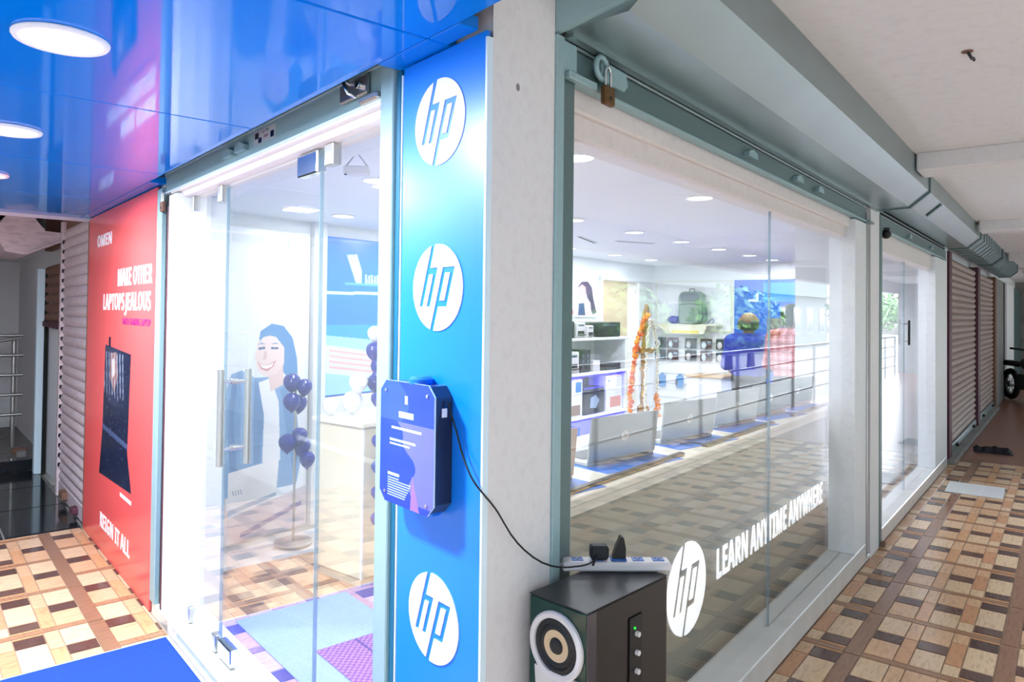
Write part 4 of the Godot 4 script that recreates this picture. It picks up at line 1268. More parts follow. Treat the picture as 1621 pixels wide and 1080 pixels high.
	paint(bm, v2([0.0, 0.34, 0.62, 0.335, 0.62, 0.355, 0.0, 0.36]), Color(0.80, 0.92, 1.0))
	for k in 5:
		paint(bm, v2([0.44 + 0.035 * k, 0.22 + 0.01 * (k % 2), 0.46 + 0.035 * k, 0.22, 0.47 + 0.035 * k, 0.28, 0.44 + 0.035 * k, 0.28]), Color(0.75, 0.90, 1.0))
	paint(bm, v2([0.0, 0.62, 0.6, 0.66, 0.6, 1.0, 0.0, 1.0]), Color(0.62, 0.83, 0.96))
	paint(bm, v2([0.0, 0.68, 0.6, 0.74, 0.6, 0.92, 0.0, 0.86]), Color(0.84, 0.86, 0.92))
	for k in 4:
		paint(bm, v2([0.05, 0.71 + 0.035 * k, 0.56, 0.76 + 0.035 * k, 0.56, 0.775 + 0.035 * k, 0.05, 0.725 + 0.035 * k]), Color(0.90, 0.70, 0.70))
	paint(bm, v2([0.64, 0.5, 1.0, 0.5, 1.0, 1.0, 0.68, 1.0]), Color(0.45, 0.75, 0.95))
	var bw := thing("wall_picture", "blue printed wall picture beside the tall poster", "picture", Vector3(3.65, 0, -4.246))
	part(bw, "board", bx(0.84, 1.16, 0.02, 0.003), M.blue_wall, Vector3(0, 1.465, 0.008))
	part(bw, "print", quadmesh(0.82, 1.14), picture(bm, 0.3), Vector3(0, 1.465, 0.0188))
	var low := struct("trim_9", "pale panelling under the blue picture")
	slab(low, "panel", Vector3(3.22, 0, -4.25), Vector3(4.6, 0.88, -4.2), M.white_paint, 0.004)
	# service desk
	var d := thing("service_desk", "cream service desk inside the glass door", "desk")
	slab(d, "body", Vector3(2.575, 0.05, -3.42), Vector3(4.3, 0.87, -3.02), M.cream_desk, 0.006)
	slab(d, "worktop", Vector3(2.55, 0.87, -3.44), Vector3(4.32, 0.90, -3.0), M.counter_top, 0.006)
	slab(d, "plinth", Vector3(2.59, 0.0, -3.40), Vector3(4.28, 0.05, -3.04), M.beige)
	slab(d, "corner_strip", Vector3(2.57, 0.05, -3.03), Vector3(2.585, 0.87, -3.015), M.shop_white, 0.003)
	# balloons on a stand before the poster, and a bunch by the desk
	var groups := [["blue", [[2.77, 1.04, -3.95, 0.055], [2.83, 1.01, -3.9, 0.05], [2.75, 0.92, -3.92, 0.055], [2.83, 0.90, -3.96, 0.055], [2.73, 0.66, -3.93, 0.055], [2.80, 0.70, -3.9, 0.05], [2.85, 0.62, -3.95, 0.06], [2.86, 0.54, -3.9, 0.05]], "dark blue balloon on the balloon stand before the poster", "balloons on the stand"], ["white", [[2.73, 0.975, -3.30, 0.06], [2.73, 1.09, -3.25, 0.055], [2.84, 1.37, -3.24, 0.045], [2.62, 0.955, -3.36, 0.045]], "white balloon in the bunch on the service desk", "white balloons on the desk"], ["blue", [[2.82, 1.27, -3.22, 0.05], [2.84, 1.18, -3.2, 0.05], [2.79, 1.13, -3.16, 0.03], [2.85, 1.08, -3.24, 0.05], [2.84, 0.99, -3.2, 0.045], [2.80, 0.955, -3.1, 0.04]], "dark blue balloon in the bunch on the service desk", "blue balloons on the desk"], ["blue", [[2.63, 0.80, -2.965, 0.034], [2.67, 0.73, -2.965, 0.034], [2.63, 0.66, -2.965, 0.034], [2.67, 0.59, -2.965, 0.034], [2.63, 0.52, -2.965, 0.034], [2.67, 0.45, -2.965, 0.034], [2.63, 0.38, -2.965, 0.034]], "small blue balloon in the garland down the desk front", "balloon garland on the desk"]]
	for g in groups:
		for q in g[1]:
			var bl := thing("balloon", g[2], "balloon", Vector3(q[0], q[1], q[2]), 0.0, g[3])
			var r: float = q[3]
			part(bl, "skin", lathe([Vector2(0.0, -r * 1.2), Vector2(r * 0.2, -r * 1.16), Vector2(r * 0.62, -r * 0.8), Vector2(r * 0.92, -r * 0.3), Vector2(r, r * 0.15), Vector2(r * 0.9, r * 0.6), Vector2(r * 0.6, r * 0.9), Vector2(r * 0.3, r * 1.02), Vector2(0, r * 1.06)], 20), M["balloon_" + String(g[0])])
			part(bl, "knot", lathe([Vector2(0.0, -r * 1.3), Vector2(r * 0.14, -r * 1.3), Vector2(r * 0.06, -r * 1.2), Vector2(0, -r * 1.17)], 8), M["balloon_" + String(g[0])])
	var bs := thing("balloon_stand", "thin white balloon stand before the tall poster", "stand", Vector3(2.80, 0, -3.95))
	part(bs, "pole", tube([Vector3(0, 0, 0), Vector3(0, 1.1, 0)], 0.008), M.brushed)
	part(bs, "base", disc(0.12, 0.02), M.brushed, Vector3(0, 0.012, 0))
	# mats inside
	var m := thing("floor_mat", "pale blue-grey mat inside the glass door", "mat", lf(1.53, 0, 2.75), -SKEW)
	part(m, "pile", bx(0.58, 0.006, 1.50, 0.002), M.mat_pale, Vector3(0, 0.004, 0))
	var m2 := thing("floor_mat", "pink woven mat lying on the pale mat inside the door", "mat", lf(1.62, 0.007, 2.56), -SKEW)
	part(m2, "weave", bx(0.44, 0.006, 0.80, 0.002), M.mat_pink, Vector3(0, 0.003, 0))
	part(m2, "seam", bx(0.012, 0.001, 0.78), M.maroon, Vector3(-0.03, 0.0062, 0))
	# wire bracket with a small white box under the ceiling
	var br := thing("ceiling_bracket", "white wire bracket with a small box under the shop ceiling", "bracket", Vector3(1.84, 2.055, -2.22), -0.8)
	part(br, "box", bx(0.10, 0.035, 0.06, 0.006), M.plastic_white)
	part(br, "wire", tube([Vector3(-0.045, 0.015, 0.0), Vector3(0.0, 0.074, 0.0), Vector3(0.045, 0.015, 0.0)], 0.004, 6), M.brushed)
	part(br, "eye", disc(0.006, 0.004, 10), M.black, Vector3(-0.04, -0.02, 0.03))

# ---------------------------------------------------------------- what the big window shows of the shop
func build_window_view() -> void:
	# shelf unit with lit bays
	var g := thing("shelf_unit", "white shelf unit with blue-lit bays in the shop", "shelf unit")
	slab(g, "back_panel", Vector3(4.5, 0, -3.78), Vector3(6.18, 1.29, -3.75), M.shop_white)
	slab(g, "side_panel", Vector3(6.15, 0, -3.76), Vector3(6.18, 1.29, -3.4), M.shop_white, 0.003)
	slab(g, "side_panel", Vector3(4.5, 0, -3.76), Vector3(4.53, 1.29, -3.4), M.shop_white, 0.003)
	slab(g, "plinth", Vector3(4.53, 0, -3.76), Vector3(6.15, 0.3, -3.42), M.shop_white, 0.003)
	for y in [1.29, 0.98, 0.595]:
		slab(g, "shelf", Vector3(4.5, y - 0.025, -3.77), Vector3(6.2, y, -3.39), M.shop_white, 0.004)
	slab(g, "bay_back", Vector3(4.54, 0.6, -3.748), Vector3(6.14, 0.95, -3.742), mat("bay_blue", Color(0.10, 0.12, 0.75), 0.6))
	for y in [0.945, 0.56]:
		slab(g, "led_strip_light", Vector3(4.55, y, -3.42), Vector3(6.14, y + 0.01, -3.395), M.led_blue)
		var al := AreaLight3D.new()
		al.name = "led_light"
		al.area_size = Vector2(1.5, 0.03)
		al.light_energy = 0.5
		al.light_color = Color(0.2, 0.15, 1.0)
		al.area_range = 4.0
		al.shadow_enabled = true
		al.position = Vector3(5.35, y - 0.012, -3.41)
		al.rotation.x = -PI / 2
		g.add_child(al)
	# goods: [kind, x0, x1, y, height, depth, material, label]
	for q in [
		["printer", 5.10, 5.28, 1.29, 0.15, 0.26, "box_black", "small black printer at the near end of the top shelf"],
		["printer", 5.31, 5.46, 1.29, 0.14, 0.24, "plastic_white", "white printer with a dark slot on the top shelf"],
		["device", 5.49, 5.60, 1.29, 0.11, 0.2, "plastic_white", "small white device on the top shelf beside the wide black printer"],
		["printer", 5.66, 6.09, 1.29, 0.14, 0.28, "box_black", "wide black printer on the top shelf"],
		["printer", 5.16, 5.36, 0.98, 0.19, 0.26, "plastic_white", "white printer on the middle shelf beside a dark pack"],
		["carton", 5.38, 5.55, 0.98, 0.20, 0.2, "box_black", "dark patterned pack standing on the middle shelf"],
		["carton", 5.60, 5.72, 0.98, 0.10, 0.2, "plastic_white", "low white carton on the middle shelf"],
		["printer", 5.76, 6.10, 0.98, 0.06, 0.26, "box_black", "flat black printer on the middle shelf"],
		["carton", 5.18, 5.42, 0.595, 0.33, 0.2, "shop_white", "white carton with a blue square in the lit bay"],
		["carton", 5.45, 5.80, 0.595, 0.24, 0.2, "box_navy", "navy carton with a pale picture in the lit bay"],
		["carton", 5.83, 6.13, 0.595, 0.33, 0.2, "shop_white", "white carton with a pink picture in the lit bay"],
		["carton", 5.15, 5.39, 0.30, 0.20, 0.2, "mat_sheet", "bright blue carton on the plinth under the lit bay"]]:
		var t := thing(q[0], q[7], q[0], Vector3((q[1] + q[2]) / 2, q[3], -3.42 - q[5] / 2))
		var w: float = q[2] - q[1]
		part(t, "case", bx(w, q[4], q[5], 0.008), M[q[6]], Vector3(0, q[4] / 2, 0))
		var fz: float = q[5] / 2
		if q[0] == "printer" or q[0] == "device":
			part(t, "paper_slot", bx(w * 0.7, q[4] * 0.18, 0.004), M.black, Vector3(0, q[4] * 0.35, fz))
			part(t, "control_strip", bx(w * 0.6, q[4] * 0.10, 0.004), M.bag_grey, Vector3(0, q[4] * 0.8, fz))
			part(t, "tray", bx(w * 0.75, 0.008, 0.05, 0.002), M.rubber, Vector3(0, q[4] * 0.2, fz + 0.0))
		elif q[7].contains("blue square"):
			part(t, "blue_print", bx(0.09, 0.09, 0.002), M.bottle_blue, Vector3(0.05, 0.26, fz))
			part(t, "photo_print", bx(0.16, 0.09, 0.002), M.silver_warm, Vector3(0, 0.06, fz))
		elif q[7].contains("pale picture"):
			part(t, "photo_print", prism([Vector2(-0.08, -0.06), Vector2(0.02, -0.07), Vector2(0.08, 0.0), Vector2(0.02, 0.05), Vector2(-0.07, 0.03)], 0, 0.002), M.mat_pale, Vector3(0, 0.12, fz))
		elif q[7].contains("pink picture"):
			part(t, "photo_print", bx(0.20, 0.10, 0.002), mat("salmon", Color(0.86, 0.55, 0.48), 0.5), Vector3(0.02, 0.08, fz))
			part(t, "blue_print", bx(0.02, 0.02, 0.002), M.bottle_blue, Vector3(-0.1, 0.28, fz))
		elif q[7].contains("patterned"):
			for k in 6:
				part(t, "label_print", bx(0.03, 0.03, 0.002), M.bag_grey, Vector3(-0.04 + 0.08 * (k % 2), 0.05 + 0.05 * (k / 2), fz))
	# framed portrait above the shelves
	var im := new_image(128, 128, Color(0.95, 0.95, 0.98))
	paint(im, v2([0.45, 0.2, 0.55, 0.06, 0.72, 0.04, 0.84, 0.2, 0.88, 0.5, 0.98, 0.9, 0.86, 0.95, 0.74, 0.6, 0.66, 0.3]), Color(0.32, 0.24, 0.38))
	paint(im, v2([0.44, 0.24, 0.56, 0.12, 0.66, 0.2, 0.68, 0.4, 0.58, 0.5, 0.46, 0.42]), Color(0.92, 0.72, 0.70))
	paint(im, v2([0.46, 0.44, 0.66, 0.42, 0.80, 0.62, 0.84, 1.0, 0.36, 1.0, 0.42, 0.7]), Color(0.90, 0.80, 0.82))
	paint(im, v2([0.48, 0.66, 0.62, 0.64, 0.66, 0.98, 0.46, 0.98]), Color(0.20, 0.26, 0.48))
	paint(im, v2([0.0, 0.55, 0.24, 0.60, 0.34, 0.90, 0.30, 1.0, 0.0, 1.0]), Color(0.80, 0.42, 0.50))
	var po := thing("wall_poster", "small poster of a long-haired woman above the shelf unit", "poster", Vector3(6.62, 1.68, -4.246))
	part(po, "board", bx(0.76, 0.42, 0.02, 0.003), M.shop_white, Vector3(0, 0, 0.008))
	part(po, "print", quadmesh(0.74, 0.40), picture(im, 0.3), Vector3(0, 0, 0.0188))
	# brass lamp hung with garlands
	var lm := thing("brass_lamp", "tall tiered brass oil lamp inside the window", "oil lamp", Vector3(4.80, 0, -2.5))
	part(lm, "base", lathe([Vector2(0.0, 0.0), Vector2(0.16, 0.0), Vector2(0.17, 0.03), Vector2(0.10, 0.06), Vector2(0.05, 0.10), Vector2(0.03, 0.14)], 28), M.brass)
	part(lm, "stem", lathe([Vector2(0.025, 0.14), Vector2(0.034, 0.2), Vector2(0.022, 0.26), Vector2(0.022, 0.5), Vector2(0.034, 0.53), Vector2(0.022, 0.56), Vector2(0.024, 0.72), Vector2(0.045, 0.74), Vector2(0.045, 0.82), Vector2(0.022, 0.84), Vector2(0.026, 0.9), Vector2(0.018, 0.94), Vector2(0.02, 1.08), Vector2(0.032, 1.1), Vector2(0.02, 1.12), Vector2(0.02, 1.22)], 20), M.brass)
	part(lm, "oil_tray", lathe([Vector2(0.02, 1.20), Vector2(0.07, 1.22), Vector2(0.085, 1.25), Vector2(0.082, 1.255), Vector2(0.03, 1.24), Vector2(0.018, 1.26)], 24), M.brass)
	part(lm, "finial", lathe([Vector2(0.018, 1.25), Vector2(0.012, 1.34), Vector2(0.028, 1.37), Vector2(0.03, 1.42), Vector2(0.016, 1.47), Vector2(0.006, 1.53), Vector2(0, 1.545)], 16), M.brass)
	part(lm, "peacock", prism([Vector2(0.02, 1.36), Vector2(0.05, 1.42), Vector2(0.07, 1.5), Vector2(0.06, 1.56), Vector2(0.035, 1.58), Vector2(0.03, 1.5), Vector2(0.01, 1.44)], -0.012, 0.012), mat("copper_tint", Color(0.66, 0.48, 0.36), 0.4, 0.6))
	garland("marigold garland draped down the near side of the brass lamp", [Vector3(4.80, 1.50, -2.46), Vector3(4.76, 1.46, -2.48), Vector3(4.70, 1.30, -2.50), Vector3(4.675, 1.10, -2.52), Vector3(4.66, 0.9, -2.53), Vector3(4.665, 0.70, -2.53)], ["marigold", "marigold_red"], 0.019)
	garland("marigold garland end on the far side of the brass lamp", [Vector3(4.885, 0.90, -2.43), Vector3(4.885, 0.80, -2.43), Vector3(4.885, 0.68, -2.43)], ["marigold", "marigold"], 0.024)
	garland("white jasmine string down the far side of the brass lamp", [Vector3(4.84, 1.46, -2.45), Vector3(4.875, 1.30, -2.43), Vector3(4.885, 1.1, -2.43), Vector3(4.885, 0.92, -2.43)], ["jasmine", "jasmine"], 0.013)
	garland("white jasmine string down the middle of the brass lamp", [Vector3(4.78, 1.47, -2.44), Vector3(4.755, 1.25, -2.45), Vector3(4.75, 0.95, -2.46), Vector3(4.75, 0.70, -2.46)], ["jasmine", "jasmine"], 0.012)
	# end wall: white niche board with the backpack
	var rt := -PI / 2
	var n := thing("display_board", "white framed display board on the end wall", "board", Vector3(8.394, 1.617, -3.70), rt)
	part(n, "board", bx(0.98, 0.61, 0.02, 0.003), M.shop_white)
	for s in [[0, 0.305, 0.99, 0.012], [0, -0.305, 0.99, 0.012]]:
		part(n, "frame", bx(s[2], s[3], 0.03, 0.003), M.pale_shelf, Vector3(s[0], s[1], 0))
	for s in [-0.49, 0.49]:
		part(n, "frame", bx(0.012, 0.61, 0.03, 0.003), M.pale_shelf, Vector3(s, 0, 0))
	var sh := thing("display_shelf", "pale shelf with a yellow printed front under the backpack", "shelf", Vector3(8.292, 1.385, -3.72), rt)
	part(sh, "board", bx(0.84, 0.02, 0.17, 0.004), M.pale_shelf)
	part(sh, "front", prism([Vector2(-0.36, 0), Vector2(0.28, 0), Vector2(0.24, -0.10), Vector2(-0.24, -0.10)], 0, 0.012), M.pale_shelf, Vector3(0, -0.01, 0.07))
	part(sh, "print", bx(0.36, 0.035, 0.002), M.yellow_print, Vector3(0, -0.085, 0.083))
	var bp := thing("backpack", "grey-green backpack standing on the display shelf", "backpack", Vector3(8.28, 1.395, -3.66), rt)
	part(bp, "body", prism(rounded(0.15, 0.2, 0.08), -0.06, 0.06), M.bag_green, Vector3(0, 0.20, 0))
	part(bp, "front_pocket", prism(rounded(0.12, 0.09, 0.04), 0, 0.035), M.bag_green, Vector3(0, 0.10, 0.06))
	part(bp, "top_panel", prism(rounded(0.12, 0.05, 0.04), 0, 0.012), M.bag_grey, Vector3(0, 0.33, 0.06))
	part(bp, "side_pocket", prism(rounded(0.035, 0.09, 0.02), -0.04, 0.05), M.bag_grey, Vector3(0.15, 0.12, 0))
	part(bp, "zip", tube([Vector3(-0.12, 0.24, 0.063), Vector3(0, 0.25, 0.066), Vector3(0.12, 0.24, 0.063)], 0.004, 6), M.rubber)
	part(bp, "handle", tube([Vector3(-0.035, 0.395, 0), Vector3(-0.03, 0.43, 0), Vector3(0.03, 0.43, 0), Vector3(0.035, 0.395, 0)], 0.006, 6), M.rubber)
	var pv := thing("pouch", "violet pouch lying beside the backpack", "pouch", Vector3(8.27, 1.395, -3.90), rt)
	part(pv, "body", ball(Vector3(0.075, 0.05, 0.05)), M.violet, Vector3(0, 0.05, 0))
	part(pv, "flap", bx(0.10, 0.02, 0.06, 0.006), M.shirt_blue, Vector3(0.02, 0.085, 0))
	var cbl := thing("cable_coil", "thin violet cable coiled on the display shelf", "cable", Vector3(8.27, 1.40, -3.42), rt)
	part(cbl, "loop", tube([Vector3(-0.03, 0.005, 0), Vector3(0.0, 0.05, 0), Vector3(0.035, 0.06, 0), Vector3(0.05, 0.03, 0), Vector3(0.02, 0.01, 0)], 0.005, 6), M.violet)
	# slat wall with packs of mice and bottles
	var sw := struct("trim_10", "white slatted display wall under the board")
	for y in [1.24, 1.07, 0.91, 0.84, 0.72, 0.54]:
		slab(sw, "slat", Vector3(8.385, y - 0.075, -4.2), Vector3(8.398, y + 0.0, -3.2), M.shop_white, 0.004)
	for r in 2:
		for k in 5:
			var z: float = [-4.12, -3.95, -3.71, -3.51, -3.31][k]
			var kind: String = ["pack_teal", "pack_maroon", "pack_dark", "pack_maroon", "pack_dark"][k] if r == 0 else ["pack_teal", "pack_maroon", "pack_dark", "pack_maroon", "pack_teal"][k]
			var rowname := "upper" if r == 0 else "lower"
			var t := thing("mouse_pack", "dark hanging mouse pack in the %s row on the slatted wall" % rowname, "package", Vector3(8.365, 1.155 - 0.15 * r, z), rt, "mouse packs in the %s row" % rowname)
			part(t, "card", bx(0.15, 0.125, 0.012, 0.003), M[kind])
			part(t, "blister", ball(Vector3(0.03, 0.045, 0.02)), M.plastic_white if k % 2 == 0 else M.edge_white, Vector3(-0.025, -0.015, 0.012))
			part(t, "label_print", bx(0.05, 0.03, 0.002), M.pack_maroon if kind != "pack_maroon" else M.mat_pale, Vector3(0.04, 0.02, 0.007))
			part(t, "hook", tube([Vector3(0, 0.06, -0.02), Vector3(0, 0.07, 0.03)], 0.003, 6), M.chrome)
	for k in 3:
		var z: float = [-4.09, -3.85, -3.62][k]
		var t := thing("blue_pack", "hanging bright blue accessory pack under the mouse packs", "package", Vector3(8.36, 0.67, z), rt, "blue packs on the slatted wall")
		part(t, "box", bx(0.09, 0.15, 0.04, 0.008), M.bottle_blue)
		part(t, "header", bx(0.05, 0.03, 0.006, 0.002), M.bottle_blue, Vector3(0, 0.085, 0))
		part(t, "hook", tube([Vector3(0, 0.09, -0.02), Vector3(0, 0.10, 0.03)], 0.003, 6), M.chrome)
		part(t, "window_print", bx(0.03, 0.06, 0.002), M.box_navy, Vector3(-0.035, -0.01, 0.02))
	var cab := thing("low_cabinet", "white low cabinet with a wooden top by the slatted wall", "cabinet", Vector3(8.12, 0, -3.345), rt)
	part(cab, "body", bx(0.42, 0.78, 0.44, 0.006), M.shop_white, Vector3(0, 0.39, 0))
	part(cab, "top", bx(0.45, 0.025, 0.47, 0.004), mat("oak", Color(0.80, 0.66, 0.48), 0.4), Vector3(0, 0.7925, 0))
	part(cab, "door", bx(0.40, 0.68, 0.012, 0.003), M.white_paint, Vector3(0, 0.38, 0.222))
	var bp2 := thing("blue_backdrop", "blue printed backdrop panel on the end wall behind the men", "panel", Vector3(8.391, 0.0, -2.70), rt)
	part(bp2, "sheet", bx(0.94, 1.9, 0.012, 0.002), mat("backdrop_blue", Color(0.01, 0.32, 0.80), 0.3), Vector3(0, 0.98, 0))
	part(bp2, "print_band", bx(0.56, 0.22, 0.002), mat("backdrop_pale", Color(0.16, 0.55, 0.92), 0.3), Vector3(0.16, 1.78, 0.0065))
	part(bp2, "print_band", bx(0.52, 0.36, 0.002), mat("backdrop_grey", Color(0.48, 0.40, 0.47), 0.4), Vector3(0.18, 1.30, 0.0065))
	part(bp2, "print_mark", prism([Vector2(-0.06, -0.05), Vector2(0.06, -0.05), Vector2(0.06, 0.05), Vector2(0.03, 0.05), Vector2(0.03, -0.02), Vector2(-0.06, -0.02)], 0, 0.002), M.edge_white, Vector3(-0.24, 1.72, 0.006))

func rounded(w: float, h: float, r: float) -> Array:
	var out := []
	for c in [[w - r, h - r, 0], [-w + r, h - r, 1], [-w + r, -h + r, 2], [w - r, -h + r, 3]]:
		for k in 5:
			var t: float = PI / 2 * (c[2] + k / 4.0)
			out.append(Vector2(c[0] + r * cos(t), c[1] + r * sin(t)))
	return out

func garland(label: String, pts: Array, mats: Array, r: float) -> void:
	var t := thing("flower_garland", label, "garland")
	var cv := Curve3D.new()
	for k in pts.size():
		var tan_: Vector3 = (pts[mini(k + 1, pts.size() - 1)] - pts[maxi(k - 1, 0)]) / 6.0
		cv.add_point(pts[k], -tan_, tan_)
	var len := cv.get_baked_length()
	var sts := [begin(), begin()]
	rng.seed = int(len * 1000)
	var d := 0.0
	var k := 0
	while d < len:
		var c := cv.sample_baked(d)
		for j in 3:
			var off := Vector3(rng.randf_range(-1, 1), rng.randf_range(-0.5, 0.5), rng.randf_range(-1, 1)) * r * 0.6
			add_ball(sts[(k / 3) % 2], c + off, Vector3.ONE * r * rng.randf_range(0.55, 0.8), 5, 7)
		d += r * 0.9
		k += 1
	for j in 2:
		var o := part(t, "flowers", (sts[j] as SurfaceTool).commit(), M[mats[j]])
		o.set_meta("kind", "stuff")
	part(t, "string", tube(Array(cv.tessellate(3)), 0.003, 6), M.leaf)

# ---------------------------------------------------------------- people
func field(p: Vector3, bones: Array, k: float) -> float:
	var d := 1e3
	for b in bones:
		var a: Vector3 = b[0]
		var ab: Vector3 = b[1] - a
		var t := clampf((p - a).dot(ab) / maxf(ab.length_squared(), 1e-9), 0, 1)
		var e := (p - a - ab * t).length() - lerpf(b[2], b[3], t)
		var h := maxf(k - absf(d - e), 0.0) / k
		d = minf(d, e) - h * h * k * 0.25
	return d

func nets(st: SurfaceTool, bones: Array, cell: float, k := 0.05, lo_y := -1e3, hi_y := 1e3) -> void:
	var lo := Vector3.ONE * 1e3
	var hi := -lo
	for b in bones:
		for e in 2:
			var r: Vector3 = Vector3.ONE * (b[2 + e] + cell * 2)
			lo = lo.min(b[e] - r)
			hi = hi.max(b[e] + r)
	var n := Vector3i(((hi - lo) / cell).ceil()) + Vector3i.ONE * 2
	var vals := PackedFloat32Array()
	vals.resize(n.x * n.y * n.z)
	for z in n.z:
		for y in n.y:
			for x in n.x:
				var p := lo + Vector3(x, y, z) * cell
				var v := field(p, bones, k)
				v = maxf(v, maxf(lo_y - p.y, p.y - hi_y))
				vals[x + n.x * (y + n.y * z)] = v
	var at := {}
	for z in n.z - 1:
		for y in n.y - 1:
			for x in n.x - 1:
				var s := Vector3.ZERO
				var cnt := 0
				var first := vals[x + n.x * (y + n.y * z)]
				var mixed := false
				for c in 8:
					var v := vals[x + (c & 1) + n.x * (y + ((c >> 1) & 1) + n.y * (z + (c >> 2)))]
					if (v < 0) != (first < 0):
						mixed = true
						break
				if not mixed:
					continue
				for e in [[0, 1], [2, 3], [4, 5], [6, 7], [0, 2], [1, 3], [4, 6], [5, 7], [0, 4], [1, 5], [2, 6], [3, 7]]:
					var c0: int = e[0]
					var c1: int = e[1]
					var v0 := vals[x + (c0 & 1) + n.x * (y + ((c0 >> 1) & 1) + n.y * (z + (c0 >> 2)))]
					var v1 := vals[x + (c1 & 1) + n.x * (y + ((c1 >> 1) & 1) + n.y * (z + (c1 >> 2)))]
					if (v0 < 0) != (v1 < 0):
						var t := v0 / (v0 - v1)
						s += Vector3(c0 & 1, (c0 >> 1) & 1, c0 >> 2).lerp(Vector3(c1 & 1, (c1 >> 1) & 1, c1 >> 2), t)
						cnt += 1
				at[Vector3i(x, y, z)] = lo + (Vector3(x, y, z) + s / cnt) * cell
	var norm := {}
	for q in at:
		var p: Vector3 = at[q]
		var h := cell * 0.5
		norm[q] = Vector3(field(p + Vector3(h, 0, 0), bones, k) - field(p - Vector3(h, 0, 0), bones, k), field(p + Vector3(0, h, 0), bones, k) - field(p - Vector3(0, h, 0), bones, k), field(p + Vector3(0, 0, h), bones, k) - field(p - Vector3(0, 0, h), bones, k)).normalized()
	for q in at:
		for ax in 3:
			var u := Vector3i.ZERO
			var v := Vector3i.ZERO
			var w := Vector3i.ZERO
			w[ax] = 1
			u[(ax + 1) % 3] = 1
			v[(ax + 2) % 3] = 1
			var a: Vector3i = q
			var b: Vector3i = q + w
			var i0 := a.x + n.x * (a.y + n.y * a.z)
			var i1 := b.x + n.x * (b.y + n.y * b.z)
			if (vals[i0] < 0) == (vals[i1] < 0):
				continue
			var ks := [q, q - u, q - u - v, q - v]
			var ok := true
			for kk in ks:
				ok = ok and at.has(kk)
			if not ok:
				continue
			var order := [0, 1, 2, 0, 2, 3] if vals[i0] >= 0 else [0, 2, 1, 0, 3, 2]
			for i in order:
				st.set_normal(norm[ks[i]])
				st.add_vertex(at[ks[i]])

